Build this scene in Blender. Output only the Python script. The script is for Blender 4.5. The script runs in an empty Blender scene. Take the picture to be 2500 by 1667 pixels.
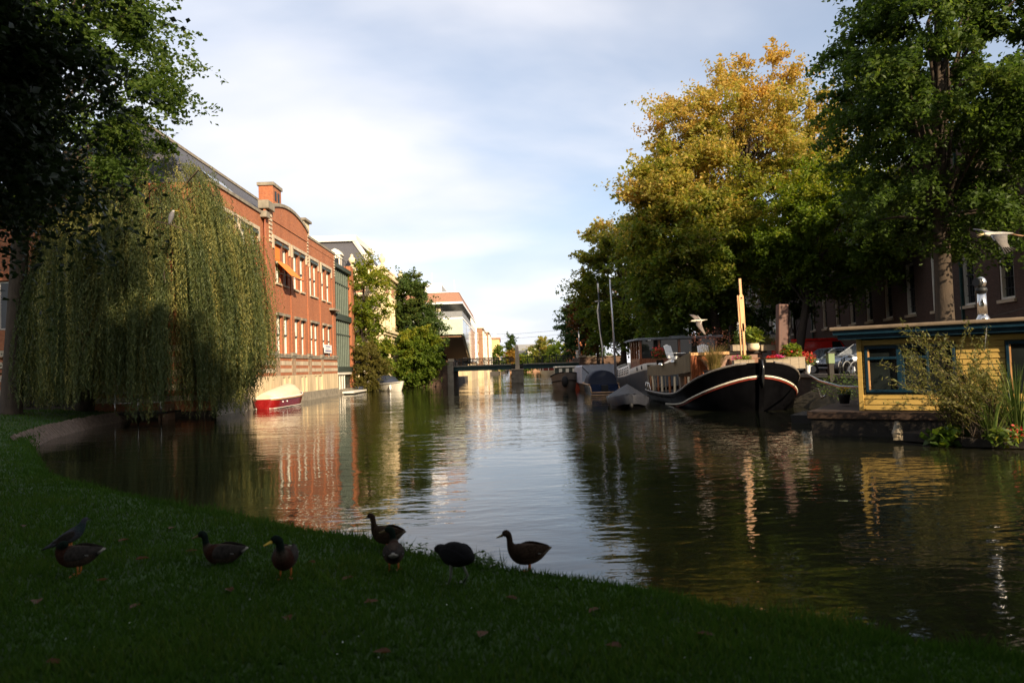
import bpy, math, random
import numpy as np
from mathutils import Vector, Matrix
R = math.radians
rnd = random.Random(7)
rng = np.random.default_rng(11)
scene = bpy.context.scene
col = scene.collection

# ------------------------------------------------------------------ camera
FPX, EYE = 1700.0, 2.2                       # focal length in photo pixels (2500 wide), eye height over the water
ROLL, PITCH, YAW = .034, .0356, .01235
_f = Vector((math.sin(YAW)*math.cos(PITCH), math.cos(YAW)*math.cos(PITCH), math.sin(PITCH)))
_r0 = Vector((math.cos(YAW), -math.sin(YAW), 0)); _u0 = _r0.cross(_f)
_u = _u0*math.cos(ROLL) + _r0*math.sin(ROLL); _r = _r0*math.cos(ROLL) - _u0*math.sin(ROLL)
cam_d = bpy.data.cameras.new('camera'); cam = bpy.data.objects.new('camera', cam_d); col.objects.link(cam)
cam.matrix_world = Matrix(((_r.x, _u.x, -_f.x, 0), (_r.y, _u.y, -_f.y, 0), (_r.z, _u.z, -_f.z, EYE), (0, 0, 0, 1)))
cam_d.sensor_width = 36; cam_d.lens = FPX/2500*36; cam_d.clip_start = .05; cam_d.clip_end = 4000
cam_d.dof.use_dof = True; cam_d.dof.focus_distance = 42; cam_d.dof.aperture_fstop = 1.9
scene.camera = cam

def ray(px, py): return _r*((px-1250)/FPX) + _u*((833.5-py)/FPX) + _f
def G(px, py, z=0):                          # photo pixel on the level z
    d = ray(px, py); return Vector((0, 0, EYE)) + d*((z-EYE)/d.z)
def D(px, py, Y):                            # photo pixel at the distance Y down the canal
    d = ray(px, py); return Vector((0, 0, EYE)) + d*(Y/d.y)

# ------------------------------------------------------------------ light
SUN_EL, SUN_AZ = R(23), R(150)               # azimuth clockwise from +Y: behind the camera, to the right
S = Vector((math.sin(SUN_AZ)*math.cos(SUN_EL), math.cos(SUN_AZ)*math.cos(SUN_EL), math.sin(SUN_EL)))
sun_d = bpy.data.lights.new('sun', 'SUN'); sun = bpy.data.objects.new('sun', sun_d); col.objects.link(sun)
sun.rotation_euler = S.to_track_quat('Z', 'Y').to_euler(); sun.location = S*60
sun_d.energy = 5.0; sun_d.angle = R(.53); sun_d.color = (1.0, .80, .56)

world = bpy.data.worlds.new('World'); scene.world = world; world.use_nodes = True
wn, wl = world.node_tree.nodes, world.node_tree.links
wn.clear()
def N(t, ty, **kw):
    n = t.nodes.new(ty)
    for k, v in kw.items():
        if k == 'i':
            for kk, vv in v.items(): n.inputs[kk].default_value = vv
        else: setattr(n, k, v)
    return n
W = world.node_tree
sky = N(W, 'ShaderNodeTexSky', sky_type='NISHITA', sun_disc=False, sun_elevation=SUN_EL, sun_rotation=SUN_AZ, air_density=1.0, dust_density=1.2, ozone_density=1.6)
tc = N(W, 'ShaderNodeTexCoord')
sep = N(W, 'ShaderNodeSeparateXYZ'); wl.new(tc.outputs['Generated'], sep.inputs[0])
zc = N(W, 'ShaderNodeMath', operation='MAXIMUM', i={1: 0.0}); wl.new(sep.outputs['Z'], zc.inputs[0])
za = N(W, 'ShaderNodeMath', operation='ADD', i={1: .22}); wl.new(zc.outputs[0], za.inputs[0])
dx = N(W, 'ShaderNodeMath', operation='DIVIDE'); wl.new(sep.outputs['X'], dx.inputs[0]); wl.new(za.outputs[0], dx.inputs[1])
dy = N(W, 'ShaderNodeMath', operation='DIVIDE'); wl.new(sep.outputs['Y'], dy.inputs[0]); wl.new(za.outputs[0], dy.inputs[1])
cmb = N(W, 'ShaderNodeCombineXYZ'); wl.new(dx.outputs[0], cmb.inputs[0]); wl.new(dy.outputs[0], cmb.inputs[1])
mp = N(W, 'ShaderNodeMapping'); mp.inputs['Rotation'].default_value = (0, 0, .5); mp.inputs['Scale'].default_value = (.75, 1.0, 1); mp.inputs['Location'].default_value = (1.3, .4, 0)
wl.new(cmb.outputs[0], mp.inputs[0])
n1 = N(W, 'ShaderNodeTexNoise', i={'Scale': .8, 'Detail': 6, 'Roughness': .5, 'Distortion': .25}); wl.new(mp.outputs[0], n1.inputs['Vector'])
r1 = N(W, 'ShaderNodeMapRange', interpolation_type='SMOOTHSTEP', i={1: .36, 2: .60, 3: .28, 4: .95}); wl.new(n1.outputs['Fac'], r1.inputs[0])
n2 = N(W, 'ShaderNodeTexNoise', i={'Scale': 1.5, 'Detail': 5, 'Roughness': .45, 'Distortion': .2}); wl.new(mp.outputs[0], n2.inputs['Vector'])
r2 = N(W, 'ShaderNodeMix', data_type='RGBA', i={6: (4.9, 5.15, 5.8, 1), 7: (6.4, 6.25, 6.4, 1)})
r2f = N(W, 'ShaderNodeMapRange', interpolation_type='SMOOTHSTEP', i={1: .35, 2: .65, 3: 0, 4: 1}); wl.new(n2.outputs['Fac'], r2f.inputs[0]); wl.new(r2f.outputs[0], r2.inputs[0])
hz = N(W, 'ShaderNodeMapRange', interpolation_type='SMOOTHSTEP', i={1: .0, 2: .38, 3: .95, 4: .0}); wl.new(zc.outputs[0], hz.inputs[0])
cov = N(W, 'ShaderNodeMath', operation='MAXIMUM'); wl.new(r1.outputs[0], cov.inputs[0]); wl.new(hz.outputs[0], cov.inputs[1])   # cloud sheet thickens towards the horizon all round
mixc = N(W, 'ShaderNodeMix', data_type='RGBA'); wl.new(cov.outputs[0], mixc.inputs[0]); wl.new(sky.outputs[0], mixc.inputs[6]); wl.new(r2.outputs[2], mixc.inputs[7])
bg = N(W, 'ShaderNodeBackground', i={'Strength': .10}); wl.new(mixc.outputs[2], bg.inputs[0])
wo = N(W, 'ShaderNodeOutputWorld'); wl.new(bg.outputs[0], wo.inputs[0])

vs = scene.view_settings
vs.view_transform = 'Standard'; vs.look = 'None'; vs.gamma = 1; vs.exposure = 0.85; vs.use_curve_mapping = False
scene.cycles.use_denoising = True
scene.cycles.max_bounces = 6; scene.cycles.diffuse_bounces = 3; scene.cycles.glossy_bounces = 4
scene.cycles.transmission_bounces = 4; scene.cycles.transparent_max_bounces = 8
scene.cycles.caustics_reflective = False; scene.cycles.caustics_refractive = False
scene.cycles.sample_clamp_indirect = 6

# ------------------------------------------------------------------ helpers
class MB:
    """collects shapes; becomes one mesh"""
    def __init__(s): s.v, s.f, s.sm = [], [], []
    def add(s, vs_, fs, smooth=False):
        o = len(s.v); s.v += [tuple(p) for p in vs_]
        s.f += [tuple(i+o for i in f) for f in fs]; s.sm += [smooth]*len(fs); return s
    def box(s, x0, x1, y0, y1, z0, z1):
        return s.add([(x0,y0,z0),(x1,y0,z0),(x1,y1,z0),(x0,y1,z0),(x0,y0,z1),(x1,y0,z1),(x1,y1,z1),(x0,y1,z1)],
                     [(0,3,2,1),(4,5,6,7),(0,1,5,4),(1,2,6,5),(2,3,7,6),(3,0,4,7)])
    def obox(s, c, ax, ay, az, hx, hy, hz):     # oriented box
        c, ax, ay, az = Vector(c), Vector(ax).normalized()*hx, Vector(ay).normalized()*hy, Vector(az).normalized()*hz
        return s.add([c+ax*i+ay*j+az*k for k in (-1,1) for i, j in ((-1,-1),(1,-1),(1,1),(-1,1))],
                     [(0,3,2,1),(4,5,6,7),(0,1,5,4),(1,2,6,5),(2,3,7,6),(3,0,4,7)])
    def bar(s, p, q, w, h, up=(0,0,1)):
        p, q = Vector(p), Vector(q); d = q-p; a = d.normalized(); b = a.cross(Vector(up))
        if b.length < 1e-4: b = a.cross(Vector((1,0,0)))
        b.normalize(); c = b.cross(a)
        return s.obox((p+q)/2, a, b, c, d.length/2, w/2, h/2)
    def tube(s, pts, rad, n=8, cap=True):
        pts = [Vector(p) for p in pts]; m = len(pts)
        if not hasattr(rad, '__len__'): rad = [rad]*m
        vs_, fs = [], []; prev = None
        for i, p in enumerate(pts):
            t = (pts[min(i+1,m-1)]-pts[max(i-1,0)]).normalized()
            if prev is None:
                a = t.cross(Vector((0,0,1)))
                if a.length < .05: a = t.cross(Vector((1,0,0)))
            else: a = prev - t*prev.dot(t)
            a.normalize(); prev = a; b = t.cross(a)
            vs_ += [p + (a*math.cos(2*math.pi*k/n)+b*math.sin(2*math.pi*k/n))*rad[i] for k in range(n)]
        for i in range(m-1):
            for k in range(n): fs.append((i*n+k, i*n+(k+1)%n, (i+1)*n+(k+1)%n, (i+1)*n+k))
        s.add(vs_, fs, True)
        if cap:
            o = len(s.v)-len(vs_)
            s.f += [tuple(o+k for k in range(n))[::-1], tuple(o+(m-1)*n+k for k in range(n))]; s.sm += [False, False]
        return s
    def rings(s, rr, cap=True, closed=True, smooth=True):   # rr: list of rings of equal length
        n = len(rr[0]); vs_ = [p for r_ in rr for p in r_]; fs = []
        for i in range(len(rr)-1):
            for k in range(n if closed else n-1): fs.append((i*n+k, i*n+(k+1)%n, (i+1)*n+(k+1)%n, (i+1)*n+k))
        s.add(vs_, fs, smooth)
        if cap:
            o = len(s.v)-len(vs_)
            s.f += [tuple(o+k for k in range(n))[::-1], tuple(o+(len(rr)-1)*n+k for k in range(n))]; s.sm += [False, False]
        return s
    def lathe(s, prof, c=(0,0,0), n=16):
        return s.rings([[(c[0]+r_*math.cos(2*math.pi*k/n), c[1]+r_*math.sin(2*math.pi*k/n), c[2]+z) for k in range(n)] for r_, z in prof])
    def ell(s, c, rx, ry, rz, n=10, m=7):
        rr = [[(c[0]+rx*math.sin(a)*math.cos(2*math.pi*k/n), c[1]+ry*math.sin(a)*math.sin(2*math.pi*k/n), c[2]-rz*math.cos(a)) for k in range(n)]
              for a in [max(.06, min(math.pi-.06, math.pi*i/(m-1))) for i in range(m)]]
        return s.rings(rr)
    def poly(s, pts, ext):                       # extrude polygon pts by vector ext
        pts = [Vector(p) for p in pts]; e = Vector(ext); n = len(pts)
        return s.add(pts+[p+e for p in pts], [tuple(range(n))[::-1], tuple(range(n, 2*n))]+[(k,(k+1)%n,n+(k+1)%n,n+k) for k in range(n)])

def mesh_of(name, mb):
    me = bpy.data.meshes.new(name); me.from_pydata(mb.v, [], mb.f)
    me.polygons.foreach_set('use_smooth', mb.sm); me.update(); return me
def obj(name, mb, mat, parent=None, w=False, bevel=0, loc=None):
    me = mb if isinstance(mb, bpy.types.Mesh) else mesh_of(name, mb)
    o = bpy.data.objects.new(name, me); col.objects.link(o)
    if mat is not None and not me.materials: me.materials.append(mat)
    if parent is not None:
        o.parent = parent
        if w:                                    # mesh given in world coordinates under an unrotated thing
            p, off = parent, Vector((0,0,0))
            while p: off += p.location; p = p.parent
            o.location = -off
    if loc is not None: o.location = loc
    if bevel:
        m = o.modifiers.new('bevel', 'BEVEL'); m.width = bevel; m.segments = 2; m.limit_method = 'ANGLE'
    return o
def tag(o, label, cat, group=None):
    o['label'] = label; o['category'] = cat
    if group: o['group'] = group
    return o
def thing(name, label, cat, loc=(0,0,0), rz=0, group=None, scale=1):
    o = bpy.data.objects.new(name, None); col.objects.link(o); o.empty_display_size = .2
    o.location = loc; o.rotation_euler = (0,0,rz); o.scale = (scale,)*3
    return tag(o, label, cat, group)
def struct(o): o['kind'] = 'structure'; return o
def stuff(o): o['kind'] = 'stuff'; return o
def kids(o): return [c for c in bpy.data.objects if c.parent == o]
def dup(root, loc, rz, label, group=None, scale=None):
    r_ = root.copy(); col.objects.link(r_); r_.location = loc; r_.rotation_euler = (0,0,rz); r_['label'] = label
    if group: r_['group'] = group
    if scale: r_.scale = (scale,)*3
    for ch in kids(root):
        c = ch.copy(); col.objects.link(c); c.parent = r_
        for g in kids(ch):
            d = g.copy(); col.objects.link(d); d.parent = c
    return r_
def bxp(parent, name, x0, x1, y0, y1, z0, z1, mat, w=True, bevel=0):
    return obj(name, MB().box(x0,x1,y0,y1,z0,z1), mat, parent, w, bevel)

# ------------------------------------------------------------------ materials
def newmat(name):
    m = bpy.data.materials.new(name); m.use_nodes = True; t = m.node_tree; t.nodes.clear()
    out = N(t, 'ShaderNodeOutputMaterial'); b = N(t, 'ShaderNodeBsdfPrincipled'); t.links.new(b.outputs[0], out.inputs[0])
    return m, t, b, out
def ramp(t, stops, fac):
    r_ = N(t, 'ShaderNodeValToRGB'); e = r_.color_ramp.elements
    while len(e) < len(stops): e.new(.5)
    for k, (p, c) in enumerate(stops): e[k].position = p; e[k].color = (*c, 1)
    t.links.new(fac, r_.inputs[0]); return r_
def M(name, c, rough=.6, var=.18, scale=3.0, metal=0, spec=.35, bump=0, bscale=40, c2=None, stretch=None, alpha=1):
    m, t, b, out = newmat(name)
    tc_ = N(t, 'ShaderNodeTexCoord'); src = tc_.outputs['Object']
    if stretch:
        mp_ = N(t, 'ShaderNodeMapping'); mp_.inputs['Scale'].default_value = stretch; t.links.new(src, mp_.inputs[0]); src = mp_.outputs[0]
    n_ = N(t, 'ShaderNodeTexNoise', i={'Scale': scale, 'Detail': 6, 'Roughness': .62}); t.links.new(src, n_.inputs['Vector'])
    lo = tuple(x*(1-var) for x in c); hi = c2 if c2 else tuple(min(1, x*(1+var)) for x in c)
    r_ = ramp(t, [(.32, lo), (.68, hi)], n_.outputs['Fac']); t.links.new(r_.outputs[0], b.inputs['Base Color'])
    rr = N(t, 'ShaderNodeMapRange', i={1: .3, 2: .7, 3: max(.02, rough-.1), 4: min(1, rough+.1)}); t.links.new(n_.outputs['Fac'], rr.inputs[0]); t.links.new(rr.outputs[0], b.inputs['Roughness'])
    b.inputs['Metallic'].default_value = metal; b.inputs['Specular IOR Level'].default_value = spec
    if bump:
        n3 = N(t, 'ShaderNodeTexNoise', i={'Scale': bscale, 'Detail': 4}); t.links.new(src, n3.inputs['Vector'])
        bp = N(t, 'ShaderNodeBump', i={'Strength': bump, 'Distance': .02}); t.links.new(n3.outputs['Fac'], bp.inputs['Height']); t.links.new(bp.outputs[0], b.inputs['Normal'])
    return m
def brickmat(name, c1, c2, mortar, bw=.22, bh=.07, stain=(.35,.3,.25), stain_amt=.35, mort=.012):
    m, t, b, out = newmat(name)
    g = N(t, 'ShaderNodeNewGeometry'); sp = N(t, 'ShaderNodeSeparateXYZ'); t.links.new(g.outputs['Position'], sp.inputs[0])
    ad = N(t, 'ShaderNodeMath', operation='ADD'); t.links.new(sp.outputs['X'], ad.inputs[0]); t.links.new(sp.outputs['Y'], ad.inputs[1])
    cb = N(t, 'ShaderNodeCombineXYZ'); t.links.new(ad.outputs[0], cb.inputs[0]); t.links.new(sp.outputs['Z'], cb.inputs[1])
    br = N(t, 'ShaderNodeTexBrick', i={'Color1': (*c1,1), 'Color2': (*c2,1), 'Mortar': (*mortar,1), 'Scale': 1.0, 'Mortar Size': mort, 'Brick Width': bw, 'Row Height': bh, 'Bias': 0.0})
    t.links.new(cb.outputs[0], br.inputs['Vector'])
    mp_ = N(t, 'ShaderNodeMapping'); mp_.inputs['Scale'].default_value = (.9, .22, 1); t.links.new(cb.outputs[0], mp_.inputs[0])
    n_ = N(t, 'ShaderNodeTexNoise', i={'Scale': .9, 'Detail': 7, 'Roughness': .65}); t.links.new(mp_.outputs[0], n_.inputs['Vector'])
    mr = N(t, 'ShaderNodeMapRange', i={1: .42, 2: .8, 3: 0, 4: stain_amt}); t.links.new(n_.outputs['Fac'], mr.inputs[0])
    n2_ = N(t, 'ShaderNodeTexNoise', i={'Scale': 6, 'Detail': 4}); t.links.new(cb.outputs[0], n2_.inputs['Vector'])
    hs = N(t, 'ShaderNodeHueSaturation'); v_ = N(t, 'ShaderNodeMapRange', i={1: .25, 2: .75, 3: .82, 4: 1.18}); t.links.new(n2_.outputs['Fac'], v_.inputs[0]); t.links.new(v_.outputs[0], hs.inputs['Value']); t.links.new(br.outputs['Color'], hs.inputs['Color'])
    mx = N(t, 'ShaderNodeMix', data_type='RGBA', i={7: (*stain,1)}); t.links.new(mr.outputs[0], mx.inputs[0]); t.links.new(hs.outputs[0], mx.inputs[6]); t.links.new(mx.outputs[2], b.inputs['Base Color'])
    bp = N(t, 'ShaderNodeBump', i={'Strength': .5, 'Distance': .012}); t.links.new(br.outputs['Fac'], bp.inputs['Height']); bp.invert = True; t.links.new(bp.outputs[0], b.inputs['Normal'])
    b.inputs['Roughness'].default_value = .85; b.inputs['Specular IOR Level'].default_value = .2
    return m
def leafmat(name, stops, trans=.35, rough=.5, spec=.25):
    m, t, b, out = newmat(name)
    at = N(t, 'ShaderNodeAttribute', attribute_name='tint')
    r_ = ramp(t, stops, at.outputs['Fac']); t.links.new(r_.outputs[0], b.inputs['Base Color'])
    b.inputs['Roughness'].default_value = rough; b.inputs['Specular IOR Level'].default_value = spec
    tr = N(t, 'ShaderNodeBsdfTranslucent'); hs = N(t, 'ShaderNodeHueSaturation', i={'Value': 1.5, 'Saturation': 1.1}); t.links.new(r_.outputs[0], hs.inputs['Color']); t.links.new(hs.outputs[0], tr.inputs[0])
    mx = N(t, 'ShaderNodeMixShader', i={0: trans}); t.links.new(b.outputs[0], mx.inputs[1]); t.links.new(tr.outputs[0], mx.inputs[2]); t.links.new(mx.outputs[0], out.inputs[0])
    return m
def colmat(name, rough=.6, var=.35, scale=60, spec=.3):            # colour per vertex: plumage and other markings
    m, t, b, out = newmat(name)
    at = N(t, 'ShaderNodeAttribute', attribute_name='Col'); tc_ = N(t, 'ShaderNodeTexCoord')
    n_ = N(t, 'ShaderNodeTexNoise', i={'Scale': scale, 'Detail': 4, 'Roughness': .7}); t.links.new(tc_.outputs['Object'], n_.inputs['Vector'])
    v_ = N(t, 'ShaderNodeMapRange', i={1: .3, 2: .7, 3: 1-var, 4: 1+var}); t.links.new(n_.outputs['Fac'], v_.inputs[0])
    hs = N(t, 'ShaderNodeHueSaturation'); t.links.new(at.outputs['Color'], hs.inputs['Color']); t.links.new(v_.outputs[0], hs.inputs['Value']); t.links.new(hs.outputs[0], b.inputs['Base Color'])
    b.inputs['Roughness'].default_value = rough; b.inputs['Specular IOR Level'].default_value = spec
    return m
def glassmat(name, c=(.012,.015,.015), rough=.04, spec=.45):
    m, t, b, out = newmat(name)
    tc_ = N(t, 'ShaderNodeTexCoord'); n_ = N(t, 'ShaderNodeTexNoise', i={'Scale': .8, 'Detail': 3}); t.links.new(tc_.outputs['Object'], n_.inputs['Vector'])
    r_ = ramp(t, [(.3, tuple(x*.6 for x in c)), (.7, tuple(x*1.6 for x in c))], n_.outputs['Fac']); t.links.new(r_.outputs[0], b.inputs['Base Color'])
    bp = N(t, 'ShaderNodeBump', i={'Strength': .02, 'Distance': .05}); t.links.new(n_.outputs['Fac'], bp.inputs['Height']); t.links.new(bp.outputs[0], b.inputs['Normal'])
    b.inputs['Roughness'].default_value = rough; b.inputs['Specular IOR Level'].default_value = spec
    return m

m_brick = brickmat('red_brick', (.47,.135,.046), (.37,.095,.036), (.36,.20,.12), stain=(.17,.07,.04), stain_amt=.5)
m_brick_dark = brickmat('dark_brick', (.105,.058,.043), (.078,.044,.034), (.10,.08,.066), stain=(.06,.045,.04), stain_amt=.5)
m_brick_brown = brickmat('brown_brick', (.36,.18,.09), (.28,.13,.065), (.33,.24,.17), stain=(.14,.09,.06))
m_stone = M('sandstone', (.50,.41,.29), .85, .22, 1.6, bump=.25, bscale=14, stretch=(1,1,.35))
m_stone_y = M('pale_basement_stone', (.56,.44,.27), .85, .25, 1.3, bump=.25, bscale=14, stretch=(1.5,1.5,.3))
m_stone_d = M('weathered_stone', (.24,.21,.16), .9, .3, 2.2, bump=.3, bscale=16)
m_cream = M('cream_render', (.68,.56,.36), .8, .12, 1.2, bump=.1, bscale=20)
m_pink = M('pink_brick_panel', (.45,.23,.15), .85, .15, 3)
m_white = M('white_paint', (.74,.70,.60), .5, .08, 4)
m_blind = M('cream_blind', (.70,.66,.52), .85, .06, 2)
m_dark_frame = M('dark_green_grey_paint', (.045,.06,.05), .45, .2, 5)
m_grey_shutter = M('grey_green_shutter', (.13,.16,.13), .6, .15, 4)
m_slate = M('slate_roof', (.075,.075,.085), .75, .25, 9, bump=.5, bscale=30, stretch=(1,1,3))
m_lead = M('lead_grey', (.22,.23,.24), .55, .2, 5)
m_iron = M('black_iron', (.018,.02,.02), .5, .3, 8)
m_green_iron = M('dark_green_girder', (.022,.055,.052), .45, .3, 4, bump=.1)
m_glass = glassmat('window_glass')
m_glass_g = glassmat('green_tinted_glass', (.018,.03,.018), .05)
m_orange = M('orange_awning_cloth', (.82,.22,.035), .8, .1, 4)
m_bark = M('bark', (.045,.034,.026), .95, .35, 5, bump=.8, bscale=18, stretch=(1,1,.25))
m_bark_l = M('pale_bark', (.055,.040,.027), .95, .35, 5, bump=.8, bscale=16, stretch=(1,1,.3))
m_wood_o = M('orange_varnished_timber', (.60,.32,.13), .38, .3, 5, stretch=(3,3,.35), spec=.5)
m_mahog = M('mahogany', (.24,.068,.022), .3, .3, 5, stretch=(3,3,.5), spec=.5)
m_wood_g = M('grey_weathered_timber', (.30,.245,.17), .8, .25, 6, stretch=(.5,3,6), bump=.3)
m_wood_d = M('dark_wet_timber', (.020,.016,.012), .7, .4, 5, bump=.3)
m_teak = M('teak_rail', (.42,.25,.13), .45, .25, 5)
m_black_hull = M('black_hull_paint', (.0022,.0022,.0027), .45, .35, 1.5, spec=.03, bump=.08, bscale=3)
m_grey_hull = M('grey_hull_paint', (.085,.088,.092), .4, .25, 1.5, spec=.45)
m_red_hull = M('dark_red_hull', (.22,.009,.009), .22, .15, 2, spec=.6)
m_red_line = M('red_lead_line', (.17,.02,.009), .5, .2, 5)
m_orange_hull = M('orange_hull', (.52,.075,.03), .4, .2, 3, spec=.5)
m_blue_hull = M('navy_hull', (.012,.022,.055), .2, .25, 2, spec=.6)
m_taupe_hull = M('taupe_hull', (.17,.135,.105), .45, .2, 2)
m_tarp = M('sand_tarpaulin', (.66,.55,.39), .8, .1, 2.5, bump=.5, bscale=6)
m_tarp_g = M('pale_grey_tarpaulin', (.42,.45,.51), .7, .12, 2.0, bump=.5, bscale=4)
m_tarp_d = M('slate_grey_tarpaulin', (.022,.024,.031), .6, .3, 3, bump=.5, bscale=6, spec=.12)
m_tarp_b = M('brown_tarpaulin', (.21,.115,.075), .4, .3, 5, bump=.7, bscale=9, spec=.45)
m_fence_cloth = M('brown_windbreak_cloth', (.20,.155,.09), .8, .25, 4, bump=.6, bscale=10, stretch=(3,3,.4))
m_canvas_b = M('navy_canvas', (.02,.026,.045), .75, .2, 6)
m_steel = M('brushed_steel', (.62,.60,.56), .22, .15, 6, metal=1)
m_alu = M('aluminium', (.55,.57,.6), .4, .1, 5, metal=.8)
m_yellow = M('yellow_clapboard', (.44,.29,.075), .55, .14, 3, stretch=(.4,.4,3), bump=.15)
m_blue_trim = M('petrol_blue_paint', (.004,.024,.042), .4, .2, 4)
m_roof_felt = M('brown_roof_felt', (.20,.15,.10), .9, .25, 4)
m_rubber = M('black_rubber', (.012,.012,.012), .7, .2, 8)
m_red_van = M('red_vehicle_paint', (.58,.014,.010), .25, .06, 2, spec=.6)
m_silver = M('silver_vehicle_paint', (.36,.40,.45), .28, .05, 2, metal=.45, spec=.6)
m_greycar = M('blue_grey_vehicle_paint', (.16,.20,.25), .3, .05, 2, metal=.4, spec=.6)
m_asphalt = M('asphalt', (.055,.053,.05), .9, .25, 8, bump=.4, bscale=60)
m_quay = brickmat('quay_brick', (.12,.085,.065), (.085,.065,.05), (.10,.09,.08), stain=(.03,.04,.02), stain_amt=.7)
m_white_b = M('bright_white_panel', (.82,.82,.80), .5, .05, 3)
m_brown_clad = M('brown_roof_cladding', (.30,.155,.10), .6, .12, 3, stretch=(4,4,.3))
m_pale_glass = M('pale_green_panel', (.50,.56,.45), .25, .05, 1.5, spec=.6)
m_timber_soffit = M('timber_soffit', (.20,.11,.06), .7, .25, 3)
m_ochre = M('ochre_render', (.66,.49,.22), .85, .1, 2)
# ================================================================== the setting
def water():
    m, t, b, out = newmat('canal_water')
    g = N(t, 'ShaderNodeNewGeometry')
    def layer(sx, sy, sc, rot, det=2.5):
        mp_ = N(t, 'ShaderNodeMapping'); mp_.inputs['Scale'].default_value = (sx, sy, 1); mp_.inputs['Rotation'].default_value = (0, 0, rot)
        t.links.new(g.outputs['Position'], mp_.inputs[0])
        n_ = N(t, 'ShaderNodeTexNoise', i={'Scale': sc, 'Detail': det, 'Roughness': .5, 'Distortion': .4}); t.links.new(mp_.outputs[0], n_.inputs['Vector']); return n_.outputs['Fac']
    a = layer(.55, 1.5, 1.05, .12); c = layer(.8, 1.6, 3.6, -.25, 2); w_ = layer(.5, .8, .16, .4, 3)
    mr = N(t, 'ShaderNodeMapRange', i={1: .36, 2: .64, 3: .18, 4: 1.4}); t.links.new(w_, mr.inputs[0])
    b1 = N(t, 'ShaderNodeMath', operation='MULTIPLY', i={1: .34}); t.links.new(c, b1.inputs[0])
    ad = N(t, 'ShaderNodeMath', operation='ADD'); t.links.new(a, ad.inputs[0]); t.links.new(b1.outputs[0], ad.inputs[1])
    ml = N(t, 'ShaderNodeMath', operation='MULTIPLY'); t.links.new(ad.outputs[0], ml.inputs[0]); t.links.new(mr.outputs[0], ml.inputs[1])
    bp = N(t, 'ShaderNodeBump', i={'Strength': 1.0, 'Distance': .022}); t.links.new(ml.outputs[0], bp.inputs['Height']); t.links.new(bp.outputs[0], b.inputs['Normal'])
    n_ = N(t, 'ShaderNodeTexNoise', i={'Scale': .3, 'Detail': 3}); t.links.new(g.outputs['Position'], n_.inputs['Vector'])
    r_ = ramp(t, [(.3, (.010,.011,.005)), (.7, (.017,.017,.008))], n_.outputs['Fac']); t.links.new(r_.outputs[0], b.inputs['Base Color'])
    b.inputs['Roughness'].default_value = .025; b.inputs['IOR'].default_value = 1.4
    o = obj('water', MB().add([(-300,-60,0),(300,-60,0),(300,420,0),(-300,420,0)], [(0,1,2,3)]), m)
    return struct(o)
water()

m_lawn = M('lawn_soil_and_grass', (.030,.062,.012), .95, .35, 2.2, bump=.8, bscale=50)
m_paving = M('street_brick_paving', (.12,.085,.065), .9, .25, 3, bump=.3, bscale=30)
m_bed = M('canal_bed_mud', (.04,.035,.025), .95, .3, .5)
struct(obj('ground', MB().add([(-2500,-2500,-1.6),(2500,-2500,-1.6),(2500,2500,-1.6),(-2500,2500,-1.6)], [(0,1,2,3)]), m_bed))

def land(name, pts, z, mat, zb=-1.4):
    mb = MB(); n = len(pts)
    mb.add([(x,y,zb) for x,y in pts]+[(x,y,z) for x,y in pts], [tuple(range(n,2*n))]+[(k,(k+1)%n,n+(k+1)%n,n+k) for k in range(n)])
    return struct(obj(name, mb, mat))
land('far_left_land', [(-2000,39.6),(-16.6,39.6),(-16.6,81),(-14.2,81),(-14.2,98),(-12.6,87.8),(-6.6,87.8),(-6.4,98),(-5.9,146),(-4.3,175),(-1.5,210),(1.5,243),(-8,330),(-60,420),(-60,2000),(-2000,2000)], .85, m_quay)
land('right_bank', [(60,-70),(30,0),(20,11),(16.6,17),(15.4,24),(14.8,30),(14.2,45),(13.2,60),(11.8,80),(9.4,86),(9.4,92),(14,104),(18,160),(22,240),(30,330),(-60,421),(-60,2000),(2000,2000),(2000,-70)], 1.2, m_quay)
QUAY = [(16.6,17),(15.4,24),(14.8,30),(14.2,45),(13.2,60),(11.8,80),(9.4,86)]
# street surface and kerb on the right bank
mb = MB(); q = [(x+.5,y) for x,y in QUAY]
mb.add([(x,y,1.204) for x,y in q]+[(x+30,y,1.204) for x,y in q], [(k,k+1,len(q)+k+1,len(q)+k) for k in range(len(q)-1)][::1])
mb.f = [f[::-1] for f in mb.f]
struct(obj('street', mb, m_paving))
mb = MB()
for k in range(len(QUAY)-1):
    (x0,y0),(x1,y1) = QUAY[k],QUAY[k+1]; mb.bar((x0+.12,y0,1.27),(x1+.12,y1,1.27),.42,.16)
struct(obj('quay_coping', mb, m_stone_d))

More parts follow.
